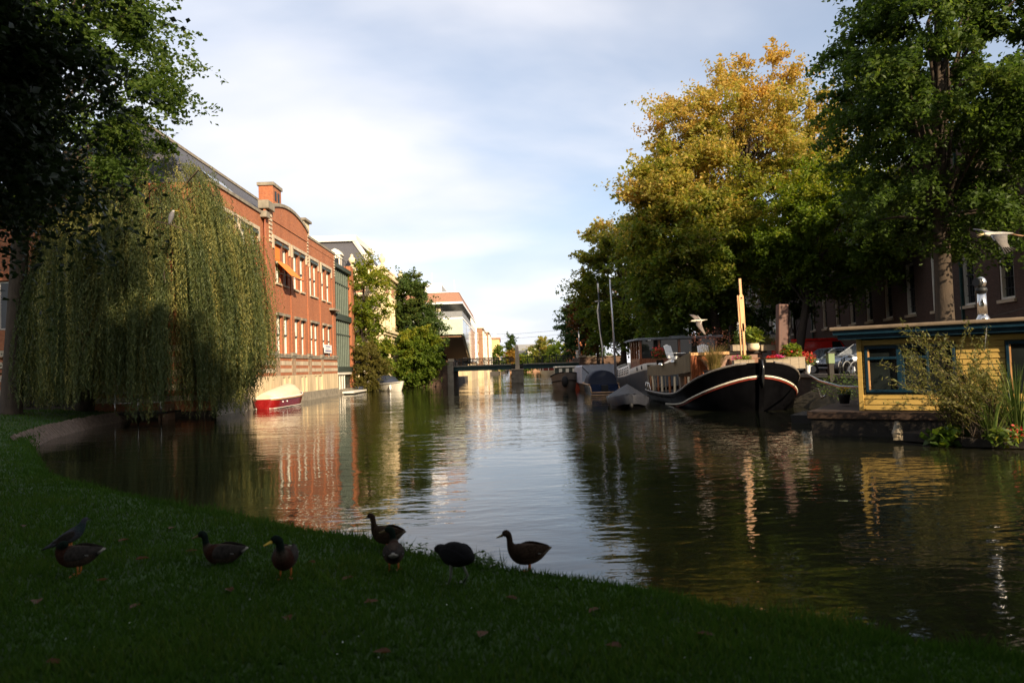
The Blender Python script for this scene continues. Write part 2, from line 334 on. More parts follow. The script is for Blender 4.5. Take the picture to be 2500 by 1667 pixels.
# ---- lawn: a height field that dips into the canal along the shore line
EDGE = [(85,1112),(117,1150),(213,1178),(351,1210),(531,1247),(659,1268),(808,1297),(925,1318),(1020,1340),(1169,1369),(1350,1391),(1541,1422),(1658,1444),(1807,1484),(2020,1512),(2232,1548),(2500,1592)]
shore = [(-60,39.4),(-21.6,39.4)] + [(-20.6,38.2),(-19.6,32.6),(-18.0,27.4),(-15.6,23.0)] + [tuple(G(px,py,.36))[:2] for px,py in EDGE[1:]] + [(3.6,3.6),(5.2,1.6),(8,-2),(14,-8),(30,-20),(60,-60),(-90,-60),(-90,39.4)]
SH = np.array(shore)
def sdist(P):
    A = SH; B = np.roll(SH, -1, 0)
    dmin = np.full(len(P), 1e9); ins = np.zeros(len(P), bool)
    for a, b_ in zip(A, B):
        ab = b_-a; ap = P-a; h = np.clip((ap@ab)/(ab@ab+1e-12), 0, 1)
        dmin = np.minimum(dmin, np.hypot(*(ap-h[:,None]*ab).T))
        c = ((a[1] > P[:,1]) != (b_[1] > P[:,1]))
        with np.errstate(divide='ignore', invalid='ignore'):
            xi = a[0]+(P[:,1]-a[1])*(b_[0]-a[0])/(b_[1]-a[1])
        ins ^= c & (P[:,0] < xi)
    return np.where(ins, dmin, -dmin)
def lawn_z(P):
    s = sdist(P); x, y = P[:,0], P[:,1]
    z = np.where(s < 0, np.maximum(-1.2, .30 + s*2.6), .30 + .07*np.minimum(s/.25, 1) + .26*(1-np.exp(-np.maximum(s,0)/4.0)))
    z += .018*np.sin(x*2.1+1.3*np.sin(y*1.3))*np.cos(y*1.7) + .008*np.sin(x*7.3)*np.sin(y*6.1)
    z += .28*np.clip((-x-12)/10, 0, 1)*np.clip((s-.3)/3, 0, 1)
    return z
def axis(lo, a, b_, hi, fine, coarse):
    return np.concatenate([np.arange(lo, a, coarse), np.arange(a, b_, fine), np.arange(b_, hi, coarse)])
gx, gy = axis(-60, -9, 6, 40, .11, .7), axis(-55, 2.5, 12, 39.5, .11, .6)
XX, YY = np.meshgrid(gx, gy); P = np.stack([XX.ravel(), YY.ravel()], 1); Z = lawn_z(P)
nx, ny = len(gx), len(gy)
me = bpy.data.meshes.new('lawn')
idx = np.arange(nx*ny).reshape(ny, nx)
q = np.stack([idx[:-1,:-1], idx[:-1,1:], idx[1:,1:], idx[1:,:-1]], -1).reshape(-1, 4)
q = q[(Z[q] > -.5).any(1)]
used = np.unique(q); rem = -np.ones(nx*ny, int); rem[used] = np.arange(len(used)); q = rem[q]
V = np.column_stack([P, Z])[used]
def np_mesh(me, V, F, tint=None, smooth=False):
    k = F.shape[1]
    me.vertices.add(len(V)); me.vertices.foreach_set('co', V.astype(np.float32).ravel())
    me.loops.add(F.size); me.loops.foreach_set('vertex_index', F.astype(np.int32).ravel())
    me.polygons.add(len(F)); me.polygons.foreach_set('loop_start', (np.arange(len(F))*k).astype(np.int32))
    me.polygons.foreach_set('loop_total', np.full(len(F), k, np.int32))
    me.polygons.foreach_set('use_smooth', np.full(len(F), smooth))
    if tint is not None:
        a = me.attributes.new('tint', 'FLOAT', 'POINT'); a.data.foreach_set('value', tint.astype(np.float32))
    me.update(calc_edges=True); return me
struct(obj('lawn', np_mesh(me, V, q, smooth=True), m_lawn))

# ---- grass blades: denser close to the viewer
m_grass = leafmat('grass_blades', [(0,(.022,.050,.007)),(.6,(.042,.088,.014)),(1,(.085,.115,.022))], .3, .9, .05)
def blades():
    n = 500000
    u = rng.random(n); Yv = 2.4*np.exp(u*np.log(40/2.4)); Xv = (rng.random(n)*2-1)*(Yv*.82+1.6)
    P = np.stack([Xv, Yv], 1); s = sdist(P); keep = (s > -.12) & (rng.random(n) < np.clip(1.1-.012*Yv, .3, 1)); P = P[keep]; s = s[keep]
    n = len(P); z = lawn_z(P); d = P[:,1]
    edge = np.exp(-np.abs(s)/.18)
    patch = .5+.5*np.sin(P[:,0]*1.9+np.sin(P[:,1]*2.3)*1.5)*np.sin(P[:,1]*1.6+.7)
    h = (.026+.04*rng.random(n)**1.5)*(1+(.3+1.6*(np.sin(P[:,0]*3.1+P[:,1]*1.7)*np.sin(P[:,0]*1.3-P[:,1]*2.9) > .15))*edge+.45*patch)*(1+.012*d); w_ = (.0035+.003*rng.random(n))*(1+.11*d)
    a = rng.random(n)*6.283; ln = (.2+.7*rng.random(n))*h; la = rng.random(n)*6.283
    base = np.column_stack([P, z-.01]); side = np.column_stack([np.cos(a)*w_, np.sin(a)*w_, np.zeros(n)])
    tip = base + np.column_stack([np.cos(la)*ln, np.sin(la)*ln, h])
    V = np.stack([base-side, base+side, tip], 1).reshape(-1, 3)
    t_ = np.clip(.25+.35*rng.random(n)+.25*patch + .35*(rng.random(n) > .965), 0, 1)
    o = obj('grass', np_mesh(bpy.data.meshes.new('grass'), V, np.arange(3*n).reshape(-1, 3), np.repeat(t_, 3)), m_grass)
    stuff(o); o['label'] = 'short green grass blades covering the shaded lawn by the water'; o['category'] = 'grass'
blades()

# ---- revetment of upright stakes along the left bank
mb = MB(); pts = [Vector((x,y,0)) for x,y in [(-15.9,22.6),(-18.0,27.2),(-19.6,32.5),(-20.7,38.4)]]
m_stake = M('revetment_stakes', (.20,.145,.11), .9, .4, 7, bump=.4)
for a, b_ in zip(pts, pts[1:]):
    L = (b_-a).length; t_ = (b_-a).normalized(); nrm = Vector((-t_.y, t_.x, 0))
    for k in range(int(L/.085)):
        p = a + t_*(k*.085+.02*rnd.random()) + nrm*(.03*rnd.random()-.34); h_ = .46+.08*rnd.random()
        mb.bar(p-nrm*.28+Vector((0,0,-.3)), p+nrm*.32+Vector((0,0,h_)), .075, .05)
o = stuff(obj('bank_revetment', mb, m_stake)); o['label'] = 'sloping revetment of close-set brown stakes along the lawn bank'; o['category'] = 'revetment'
# ================================================================== buildings on the left bank
def wallsheet(mb, O, ud, n, u0, u1, z0, z1, holes, depth=.3):
    """front sheet with openings and their reveals; O origin, ud along the wall, n outward"""
    O, ud, n = Vector(O), Vector(ud), Vector(n)
    us = sorted({u0,u1}|{h[0] for h in holes}|{h[1] for h in holes}); zs = sorted({z0,z1}|{h[2] for h in holes}|{h[3] for h in holes})
    P = lambda u, z, d=0: O+ud*u+Vector((0,0,z))-n*d
    flip = ud.cross(Vector((0,0,1))).dot(n) < 0
    def quad(*p): mb.add(p[::-1] if flip else p, [(0,1,2,3)])
    for i in range(len(us)-1):
        for j in range(len(zs)-1):
            cu, cz = (us[i]+us[i+1])/2, (zs[j]+zs[j+1])/2
            if any(h[0] < cu < h[1] and h[2] < cz < h[3] for h in holes): continue
            quad(P(us[i],zs[j]), P(us[i+1],zs[j]), P(us[i+1],zs[j+1]), P(us[i],zs[j+1]))
    for a, b_, c, d in holes:
        quad(P(a,c),P(b_,c),P(b_,c,depth),P(a,c,depth)); quad(P(a,d,depth),P(b_,d,depth),P(b_,d),P(a,d))
        quad(P(a,c,depth),P(a,d,depth),P(a,d),P(a,c)); quad(P(b_,c),P(b_,d),P(b_,d,depth),P(b_,c,depth))
    return mb
class Face:
    """axis system of one facade: u along the wall, d outward, z up"""
    def __init__(s, O, ud, n): s.O, s.u, s.n = Vector(O), Vector(ud).normalized(), Vector(n).normalized()
    def P(s, u, d, z): return s.O+s.u*u+s.n*d+Vector((0,0,z))
    def box(s, mb, u0, u1, d0, d1, z0, z1):
        c = s.P((u0+u1)/2, (d0+d1)/2, (z0+z1)/2); return mb.obox(c, s.u, s.n, (0,0,1), (u1-u0)/2, abs(d1-d0)/2, (z1-z0)/2)
    def bx(s, parent, name, u0, u1, d0, d1, z0, z1, mat, bevel=0): return obj(name, s.box(MB(),u0,u1,d0,d1,z0,z1), mat, parent, True, bevel)

# ---------------- red brick canal house
m_stain = M('weathered_band_stone', (.34,.23,.145), .9, .35, 2, bump=.3, bscale=14)
BX = -16.4
bb = thing('brick_building', 'red brick canal building with curved gable, stone bands and slate roof behind the willow', 'building', (BX, 54, 0))
F = Face((BX,0,0), (0,1,0), (1,0,0))
pairs = [(50.6,51.75),(52.3,53.45),(55.0,56.1),(56.75,57.85),(59.55,60.5),(60.7,61.85),(63.45,64.5),(65.25,66.4)]
left_w = [(40.2,41.3),(41.9,43.0),(44.0,45.1),(45.7,46.8)]
holes = []
for a, b_ in pairs+left_w: holes += [(a,b_,3.72,6.5),(a,b_,8.88,11.68)]
mb = wallsheet(MB(), F.O, F.u, F.n, 39.5, 68.5, 3.42, 13.3, holes, .32)
obj('wall', mb, m_brick, bb, True)
mbk = MB(); mbk.box(-34, BX-.34, 39.86, 68.14, 0, 13.2); obj('interior_core', mbk, M('dark_interior', (.02,.017,.014), .9), bb, True)
mb = MB(); mb.poly([(BX-.03,68.5,-.6),(BX-.03,68.5,13.4),(-34,68.5,13.4),(-34,68.5,-.6)], (0,-.3,0)); obj('end_wall', mb, m_brick, bb, True)
# south wall with striped base
FS = Face((BX,39.5,0), (-1,0,0), (0,-1,0))
sw = [(5.2,6.3),(7.0,8.1),(11,12.1),(12.8,13.9)]
obj('south_wall', wallsheet(MB(), FS.O, FS.u, FS.n, 0.0, 24, .3, 13.3, [(a,b_,5.2,8.0) for a,b_ in sw], .3), m_brick, bb, True)
for a, b_ in sw:
    w_ = FS.bx(bb,'window',a+.04,b_-.04,-.26,-.2,5.24,7.96,m_white); FS.bx(w_,'pane',a+.12,b_-.12,-.2,-.18,5.32,7.88,m_glass)
for z0, z1 in ((3.7,4.05),(3.05,3.4),(2.3,2.65),(1.5,1.85),(.9,1.2)): FS.bx(bb,'stone_band',.02,23.98,-.02,.04,z0,z1,m_stone)
# centre gable: curved brick parapet with stone coping
arc = [(49.5+9.6*k/14, 13.3+.75+.85*math.sin(math.pi*k/14)**.8) for k in range(15)]
poly = [(BX+.06,49.5,13.3)]+[(BX+.06,y,z) for y,z in arc]+[(BX+.06,59.1,13.3)]
obj('gable', MB().poly(poly, (-.5,0,0)), m_brick, bb, True)
mb = MB()
for (a,za),(b_,zb) in zip(arc, arc[1:]): mb.bar((BX-.19,a,za+.1),(BX-.19,b_,zb+.1),.72,.26)
obj('gable_coping', mb, m_stone_d, bb, True, .03)
for a, b_, z in ((59.1,68.5,13.75),(39.5,48.3,13.25)):
    F.bx(bb,'parapet',a+.02,b_,-.3,.03,13.2,z,m_brick); F.bx(bb,'coping',a,b_+.06,-.4,.1,z,z+.2,m_stone_d)
# piers and quoins
F.bx(bb,'pier',48.3,49.5,0,.16,3.42,13.7,m_brick)
for k in range(8): F.bx(bb,'quoin',48.9,49.52,.14,.22,11.55+k*.3,11.55+k*.3+.2,m_stone,.02)
F.bx(bb,'pier_capital',48.2,49.6,-.35,.4,13.75,14.35,m_stone_d,.05); F.bx(bb,'pier_corbel',47.6,48.4,-.1,.45,13.0,13.45,m_stone_d,.05)
for k in range(9):
    F.bx(bb,'quoin',58.95,59.25,.0,.07,11.6+k*.27,11.6+k*.27+.13,m_stone); F.bx(bb,'quoin',68.2,68.52,0,.06,11.6+k*.27,11.6+k*.27+.13,m_stone)
for a, b_, z in ((50.0,54.1,12.05),(54.5,58.7,12.05),(59.3,62.5,12.0),(63.1,67.2,12.0),(39.7,43.4,12.0),(43.6,47.3,12.0)):
    F.bx(bb,'lintel_band',a,b_,.0,.1,z,z+.24,m_stone); F.bx(bb,'lintel_drop',a,a+.3,.0,.09,z-.75,z-.003,m_stone); F.bx(bb,'lintel_drop',b_-.3,b_,.0,.09,z-.75,z-.003,m_stone)
for u in (48.6,54.05,58.7,62.6,67.2): F.bx(bb,'pilaster',u,u+.5 if u<60 else u+.45,0,.07,3.85,11.25,m_brick)
obj('downpipe', MB().tube([(BX+.25,47.9,13.0),(BX+.12,48.05,12.0),(BX+.12,48.08,4)], .06, 6), M('copper_downpipe',(.22,.07,.035),.5), bb, True)
# windows
def sash(a, b_, z0, z1, blind):
    mbf = MB(); t_ = .09
    mid = z0+(z1-z0)*.5
    for (u0,u1,y0,y1) in ((a,a+t_,z0,z1),(b_-t_-.28,b_-.28,z0,z1),(a+t_,b_-.28-t_,z1-t_,z1),(a+t_,b_-.28-t_,z0,z0+t_)): F.box(mbf,u0,u1,-.2,-.1,y0,y1)
    w_ = obj('window', mbf, m_white, bb, True)
    F.bx(w_,'shutter_box',b_-.27,b_,-.26,-.12,z0+.02 if not blind else mid,z1,m_grey_shutter)
    zb_ = mid+(z1-t_-mid)*rnd.choice((0,0,0,.3,.55)) if blind else z1-t_-.02
    if zb_ > mid: F.bx(w_,'upper_pane',a+t_,b_-.28-t_,-.19,-.17,mid,z1-t_,m_glass)
    F.bx(w_,'blind',a+t_,b_-.28-t_,-.167,-.15,zb_,z1-t_,m_blind)
    F.bx(w_,'lower_pane',a+t_,b_-.28-t_,-.19,-.17,z0+t_,mid,m_glass)
    F.bx(w_,'meeting_rail',a+.002,b_-.282,-.12,-.06,mid-.06,mid+.06,m_dark_frame)
    F.bx(w_,'curtain',a+t_+rnd.choice((.05,.28,.28,.4)),b_-.28-t_-rnd.choice((.02,.06,.2)),-.168,-.155,z0+t_,mid-.06,m_blind)
    F.bx(w_,'sill',a-.08,b_+.06,-.1,.12,z0-.14,z0-.005,m_stone if z0 > 8 else m_stone_d)
    F.bx(w_,'hood',a-.06,b_+.06,.0,.16,z1,z1+.2,m_dark_frame if z0 > 8 else m_stone_d)
    return w_
for k, (a, b_) in enumerate(pairs+left_w):
    sash(a, b_, 3.72, 6.5, k < 7); sash(a, b_, 8.88, 11.68, k not in (0,1,4))
# awning and blind on the gable windows
mb = MB(); mb.poly([(BX+.02,50.6,10.55),(BX+1.2,50.6,9.3),(BX+1.2,50.6,9.27),(BX+.02,50.6,10.5)], (0,3.0,0)); aw = obj('awning', mb, m_orange, bb, True)
mb = MB(); mb.bar((BX,50.7,9.6),(BX+1.15,50.7,9.3),.04,.04); mb.bar((BX,53.5,9.6),(BX+1.15,53.5,9.3),.04,.04); mb.bar((BX+1.18,50.6,9.28),(BX+1.18,53.6,9.28),.05,.05); obj('awning_arm', mb, m_iron, aw, True)
F.bx(bb,'sun_blind',50.62,51.75,-.08,-.03,10.6,11.6,m_orange)
# notice board at the last lower window (its tiny print is not legible)
nb = F.bx(bb,'notice_board',63.3,65.9,.14,.18,4.0,4.75,m_white_b)
for k, (u0,u1,z,h_) in enumerate(((63.7,65.4,4.56,.08),(63.5,65.7,4.14,.10),(63.6,65.2,4.34,.03))): F.bx(nb,'lettering_line',u0,u1,.185,.19,z,z+h_,M('notice_ink',(.12,.12,.3),.6)); 
F.bx(bb,'ledge',66.0,68.3,.0,.5,8.1,8.3,m_stone_d)
# sill course, striped base and basement
F.bx(bb,'sill_course',39.5,68.5,-.3,.14,3.42,3.56,m_stone_d)
for a, b_ in ((48.4,50.3),(53.7,54.8),(58.2,59.3),(62.3,63.2),(66.7,68.5)): F.bx(bb,'sill_block',a,b_,.0,.2,3.565,3.82,m_stone_d,.02)
for z0, z1, m_ in ((3.18,3.415,m_brick),(2.86,3.177,m_stone),(2.62,2.857,m_brick),(2.33,2.617,m_stone),(2.09,2.327,m_brick)): F.bx(bb,'base_band',39.5,68.5,-.3,.06 if m_ is m_brick else .075,z0,z1,m_)
for a, b_ in ((50.0,51.0),(53.8,54.8),(58.3,59.3),(62.4,63.2)): F.bx(bb,'stained_pier',a,b_,.03,.095,2.1,3.41,m_stain)
bas = [(51.5,52.1),(52.7,53.3),(56.1,56.7),(57.1,57.8),(60.2,60.9),(61.5,62.6)]
obj('basement_wall', wallsheet(MB(), F.P(0,.1,0), F.u, F.n, 39.5, 68.55, -.6, 2.087, [(a,b_,.72,1.95) for a,b_ in bas], .08), m_stone_y, bb, True)
F.bx(bb,'plinth',39.5,68.6,.1,.14,-.6,.68,m_stone_d); 
for a, b_ in bas: F.bx(bb,'blind_opening',a,b_,.0,.03,.72,1.95,m_cream)
F.bx(bb,'water_ledge',39.5,68.7,.1,.3,-.3,.06,m_stone_d)
# roof, chimneys
mb = MB(); mb.poly([(BX-.6,39.6,13.3),(-22,40.8,18.1),(-27.6,39.6,13.3)], (0,26,0)); obj('roof', mb, m_slate, bb, True)
sk = obj('roof_light', MB().obox((BX-1.7,45.5,14.6),(0,1,0),(1,0,-.9),(.9,0,1),1.8,.9,.08), m_glass, bb, True)
obj('ridge', MB().bar((-22,40.8,18.15),(-22,66,18.15),.3,.2), m_stone_d, bb, True)
chm = obj('chimney', MB().box(-18.4,-17.3,53.2,55.2,13.2,16.7), m_brick, bb, True, .02)
bxp(chm,'chimney_cap',-18.5,-17.2,53.1,55.3,16.7,16.95,m_stone_d)
for y in (53.6,54.3): bxp(chm,'flue_slot',-17.34,-17.27,y,y+.4,15.6,16.35,m_iron)
bxp(bb,'roof_vent',-18.4,-17.4,56.0,57.4,13.2,15.5,m_cream); bxp(bb,'roof_vent_cap',-18.6,-17.2,55.8,57.6,15.5,15.65,m_stone_d)
bxp(bb,'stone_chimney',-18.0,-17.0,60.4,62.0,13.2,15.5,m_cream); bxp(bb,'stone_chimney_cap',-18.2,-16.8,60.2,62.2,15.5,15.7,m_stone_d)

# ---------------- glazed stair bay
gb = thing('glazed_bay', 'tall dark-framed glass bay between the brick building and the yellow-leaved tree', 'building', (-16.6, 72, 0))
FG = Face((-16.55,0,0), (0,1,0), (1,0,0))
FG.bx(gb,'core',68.62,75.2,-10,-.1,0,12.6,m_dark_frame); FG.bx(gb,'brick_pier',75.2,76.6,-10,.25,-.6,13.6,m_brick)
for z0, z1 in ((2.75,7.45),(8.05,12.6)):
    for k in range(8):
        a = 68.75+k*.8
        p_ = FG.bx(gb,'pane',a+.02,a+.78,-.06,.0,z0,z1,m_glass_g)
        FG.bx(gb,'mullion',a-.04,a+.03,-.02,.1,z0,z1,m_grey_shutter); FG.bx(gb,'blind_strip',a+.06,a+.26,.003,.015,z0+.02,z1-.02,m_blind if k % 2 == 0 else m_pale_glass)
    FG.bx(gb,'transom',68.7,75.2,0,.1,z1-1.5,z1-1.38,m_dark_frame)
for z0, z1, d in ((7.45,8.05,.25),(12.6,13.0,.35),(2.25,2.75,.3)): FG.bx(gb,'spandrel',68.65,75.25,-.1,d,z0,z1,m_dark_frame)
FG.bx(gb,'white_beam',68.8,75.0,-.05,.2,1.95,2.25,m_white); 
for k in range(4): p_ = FG.bx(gb,'lower_window',69.2+k*1.0,70.0+k*1.0,-.12,0,.6,1.9,m_glass_g); FG.bx(gb,'window_post',69.05+k*1.0,69.18+k*1.0,-.1,.08,.5,1.95,m_white)
FG.bx(gb,'base',68.7,76.5,-.1,.3,-.6,.5,m_stone_d)
mb = MB()
for k in range(9): mb.bar((-16.8,68.8+k*.8,13.0),(-16.8,68.8+k*.8,14.1),.04,.04)
mb.bar((-16.8,68.8,14.1),(-16.8,75.2,14.1),.05,.05); obj('roof_railing', mb, m_iron, gb, True)

# ---------------- cream neo-classical house
nc = thing('classical_house', 'cream neo-classical canal house with pink panels, balustrade and mansard roof', 'building', (-14, 89, 0))
FE, FN = Face((-14,0,0),(0,1,0),(1,0,0)), Face((-14,82,0),(-1,0,0),(0,-1,0))
eb = [(83.9,85.5),(88.4,90.0),(92.9,94.5)]; sb = [(2.2,3.6),(5.6,7.0),(9,10.4)]
obj('canal_wall', wallsheet(MB(), FE.O, FE.u, FE.n, 82, 97.2, .2, 13.3, [(a,b_,z0,z1) for a,b_ in eb for z0,z1 in ((2.2,5.2),(7.7,10.9))], .3), m_cream, nc, True)
obj('south_wall', wallsheet(MB(), FN.O, FN.u, FN.n, 0, 16, .2, 13.3, [(a,b_,z0,z1) for a,b_ in sb for z0,z1 in ((2.2,5.2),(7.7,10.9))], .3), m_cream, nc, True)
nc_core = MB().box(-30,-14.32,82.32,97.2,0,13.2); obj('core', nc_core, m_dark_frame, nc, True)
for FF, bays, L0, L1 in ((FE,eb,82,97.2),(FN,sb,0,16)):
    for a, b_ in bays:
        for z0, z1 in ((2.2,5.2),(7.7,10.9)):
            w_ = FF.bx(nc,'window',a,b_,-.3,-.25,z0,z1,m_white); g_ = FF.bx(w_,'pane',a+.12,b_-.12,-.24,-.22,z0+.12,z1-.12,m_glass if z0 < 5 else m_blind)
            FF.bx(nc,'surround',a-.2,a,-.02,.1,z0-.1,z1+.1,m_cream); FF.bx(nc,'surround',b_,b_+.2,-.02,.1,z0-.1,z1+.1,m_cream); FF.bx(nc,'lintel',a-.3,b_+.3,-.02,.16,z1+.1,z1+.45,m_cream)
        FF.bx(nc,'pink_panel',a-.1,b_+.1,.0,.03,11.5,12.6,m_pink); FF.bx(nc,'brick_panel',a-1.0,a-.35,.0,.03,1.9,5.9,m_pink); FF.bx(nc,'brick_panel',b_+.35,b_+1.0,.0,.03,1.9,5.9,m_pink)
    for k in range(len(bays)+1):
        u = (L0+.35) if k == 0 else (bays[k-1][1]+ (bays[k][0] if k < len(bays) else L1-.35+ (L1-.35-bays[-1][1])))/2
        if k == len(bays): u = L1-.4
        FF.bx(nc,'pilaster',u-.3,u+.3,.0,.14,1.7,6.4,m_cream); FF.bx(nc,'pilaster',u-.28,u+.28,.0,.13,7.2,13.0,m_cream)
    for z0, z1, d in ((6.45,6.75,.25),(6.75,7.05,.45),(13.0,13.35,.3),(13.35,13.65,.6),(1.3,1.7,.2)): FF.bx(nc,'cornice',L0-(d if FF is FE else -.01),L1,-.3,d,z0,z1,m_cream)
    FF.bx(nc,'plinth',L0,L1,-.3,.15,-.6,1.3,m_stone_d)
    FF.bx(nc,'balustrade_rail',L0,L1,-.1,.2,14.3,14.5,m_cream); FF.bx(nc,'balustrade_base',L0,L1,-.1,.2,13.66,13.85,m_cream)
    mb = MB(); u = L0+.3
    while u < L1: FF.box(mb,u,u+.16,0,.12,13.85,14.3); u += .4
    stuff(obj('balusters', mb, m_cream, nc, True))
    for u in (L0+.2, (L0+L1)/2, L1-.3): FF.bx(nc,'balustrade_pier',u-.3,u+.3,-.12,.25,13.66,14.6,m_cream)
def urn(x, y, z, par):
    o_ = obj('urn', MB().lathe([(.12,0),(.28,.08),(.1,.25),(.34,.55),(.42,.85),(.3,1.05),(.12,1.2),(.2,1.35),(.02,1.5)], (x,y,z), 12), m_cream, par, True); return o_
for y in (82.3,97): urn(-14.05, y, 14.6, nc)
urn(-17.6, 82.2, 14.6, nc)
# mansard
mb = MB(); b0 = [(-14.6,82.6),(-14.6,96.8),(-30,96.8),(-30,82.6)]; b1 = [(-17.8,84.4),(-17.8,95),(-30,95),(-30,84.4)]
mb.rings([[(x,y,13.7) for x,y in b0],[(x,y,18.0) for x,y in b1]], smooth=False); obj('mansard_roof', mb, m_slate, nc, True)
bxp(nc,'roof_cornice',-30.2,-17.4,84.0,95.4,18.0,18.7,m_white)
mb = MB(); mb.bar((-14.65,82.65,13.8),(-17.7,84.35,18.1),.5,.35); obj('hip_trim', mb, m_white, nc, True)
for x in (-19.6,-22.2):
    dm = bxp(nc,'dormer',x-.6,x+.6,82.3,84.6,13.7,16.1,m_white); p_ = bxp(dm,'pane',x-.4,x+.4,82.26,82.29,14.2,15.7,m_glass)
    r_ = obj('pediment', MB().poly([(x-.8,82.2,16.1),(x+.8,82.2,16.1),(x+.5,82.2,16.6),(x,82.2,16.85),(x-.5,82.2,16.6)],(0,2.6,0)), m_white, dm, True)
for k in range(3): bxp(nc,'attic_window',-28+k*1.7,-26.8+k*1.7,83.95,84.02,17.2,17.7,m_glass)
# ---------------- bridge
m_abut = brickmat('shade_toned_abutment_brick', (.15,.085,.055), (.11,.065,.045), (.13,.10,.08), stain=(.04,.035,.025), stain_amt=.7)  # brick colour darkened to stand for tree shade over the right bridge end
BY = 88.5
br = thing('canal_bridge', 'low dark green girder bridge with iron railings across the canal', 'bridge', (1.6, BY, 0))
def bspan(x0, x1):
    bxp(br,'girder',x0,x1,BY,BY+.3,1.86,2.28,m_green_iron); bxp(br,'girder_flange',x0,x1,BY-.1,BY+.02,1.80,1.858,m_green_iron); bxp(br,'girder_flange',x0,x1,BY-.14,BY+.02,2.282,2.36,m_green_iron)
    bxp(br,'deck_edge',x0,x1,BY-.08,BY+.5,2.364,2.52,m_stone_d)
bspan(-6.4,.92); bspan(2.42,9.5)
bxp(br,'deck',-6.4,9.5,BY+.5,BY+8,2.0,2.44,m_asphalt); bxp(br,'far_girder',-6.4,9.5,BY+8,BY+8.3,1.86,2.5,m_green_iron)
x = -6.2; posts = []
while x < 9.4:
    if not .7 < x < 2.6: bxp(br,'railing_post',x-.05,x+.05,BY,BY+.1,2.52,3.46,m_iron)
    x += .92
mb = MB()
for a, b_ in ((-6.3,.9),(2.45,9.4)):
    for z in (2.66,3.32): mb.box(a,b_,BY+.03,BY+.07,z,z+.05)
obj('handrail', mb, m_iron, br, True)
mb = MB(); x = -6.2
while x < 9.4:
    if not .8 < x < 2.5: mb.box(x,x+.025,BY+.035,BY+.06,2.7,3.32)
    x += .153
stuff(obj('balusters', mb, m_iron, br, True))
mb = MB(); x = -6.2
while x < 9.4: mb.box(x,x+.05,BY+7.9,BY+7.95,2.5,3.4); x += .46
mb.box(-6.3,9.4,BY+7.9,BY+7.96,3.38,3.44); stuff(obj('far_railing', mb, m_iron, br, True))
pr = bxp(br,'pier',.98,2.36,BY-.7,BY+8.6,-1,1.85,m_stone_d)
for r_ in range(6):
    z = .12+r_*.29
    for k in range(3):
        xo = .92+k*.5+(.25 if r_ % 2 else 0); x1 = min(xo+.47,2.42)
        if x1-xo > .1: bxp(pr,'pier_stone',xo,x1,BY-.78,BY-.68,z,z+.255,m_stone_d,.03)
bxp(pr,'pier_cap',.88,2.46,BY-.85,BY+8.7,1.74,1.87,m_stone)
mb = MB(); mb.rings([[(1.67+sx*w_, BY-.35+sy*w_, z) for sx,sy in ((-1,-1),(1,-1),(1,1),(-1,1))] for w_,z in ((.27,1.87),(.26,2.6),(.25,3.6),(.19,4.7),(.03,4.95))], smooth=False)
obj('obelisk', mb, m_stone, br, True)
for x0, x1, nm in ((-8.9,-6.4,'left'),(9.5,15,'right')):
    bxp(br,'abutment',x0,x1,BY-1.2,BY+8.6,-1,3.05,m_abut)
bxp(br,'abutment_cap',-7.0,-6.3,BY-1.35,BY-.5,3.05,3.4,m_stone); bxp(br,'abutment_face',-7.1,-6.38,BY-1.3,BY-1.19,-1,3.04,m_stone_d)
bxp(br,'abutment_cap',9.4,10.3,BY-1.35,BY-.5,3.05,3.3,m_stone); bxp(br,'parapet_coping',10.3,15,BY-1.25,BY-.8,3.05,3.15,m_stone_d)
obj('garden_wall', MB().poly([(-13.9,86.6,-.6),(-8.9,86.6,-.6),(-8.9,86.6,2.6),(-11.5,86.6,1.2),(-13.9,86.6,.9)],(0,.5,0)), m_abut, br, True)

# ---------------- modern building past the bridge
mo = thing('modern_building', 'modern building with overhanging brown roof, glass side and sloping timber underside', 'building', (-9, 110, 0))
MX, Y0 = -5.65, 98.
bxp(mo,'white_penthouse',-18,-9.2,106,124,13.0,15.2,m_white_b)
for k in range(7): bxp(mo,'louvre',-9.18,-9.12,107+k*2.2,108.4+k*2.2,13.2,15.0,m_lead)
# brown roof slab with flared edge
mb = MB(); mb.rings([[(-26,Y0-.2,11.55),(MX+.05,Y0-.2,11.55),(MX+.05,145,11.55),(-26,145,11.55)],[(-26,Y0+.6,12.95),(MX-.5,Y0+.6,12.95),(MX-.5,145,12.95),(-26,145,12.95)]], smooth=False); obj('roof', mb, m_brown_clad, mo, True)
bxp(mo,'roof_edge',-26,MX-.42,Y0+.5,145,12.95,13.08,m_white_b); bxp(mo,'soffit_edge',-26,MX+.1,Y0-.26,145,11.25,11.545,m_white_b)
bxp(mo,'soffit',-25.9,MX,Y0-.1,144.9,11.18,11.246,m_dark_frame)
bxp(mo,'recessed_glazing',-26,MX-3.2,Y0+2.2,144,9.3,11.2,m_glass); bxp(mo,'column',-9.4,-8.8,Y0+.9,Y0+1.5,9.3,11.2,m_cream)
for k in range(8): bxp(mo,'fin',MX-.12,MX+.02,125+k*2.5,125.9+k*2.5,9.5,11.2,m_white_b)
bxp(mo,'balcony_floor',-26,MX+.05,Y0-.05,144.5,9.12,9.36,m_white_b)
bxp(mo,'balcony_glass_front',-26,MX,Y0,Y0+.04,9.37,10.15,m_lead); bxp(mo,'balcony_glass_side',MX-.04,MX,Y0+.05,144,9.37,10.2,m_lead)
bxp(mo,'handrail',-26,MX+.03,Y0-.02,Y0+.06,10.16,10.22,m_lead)
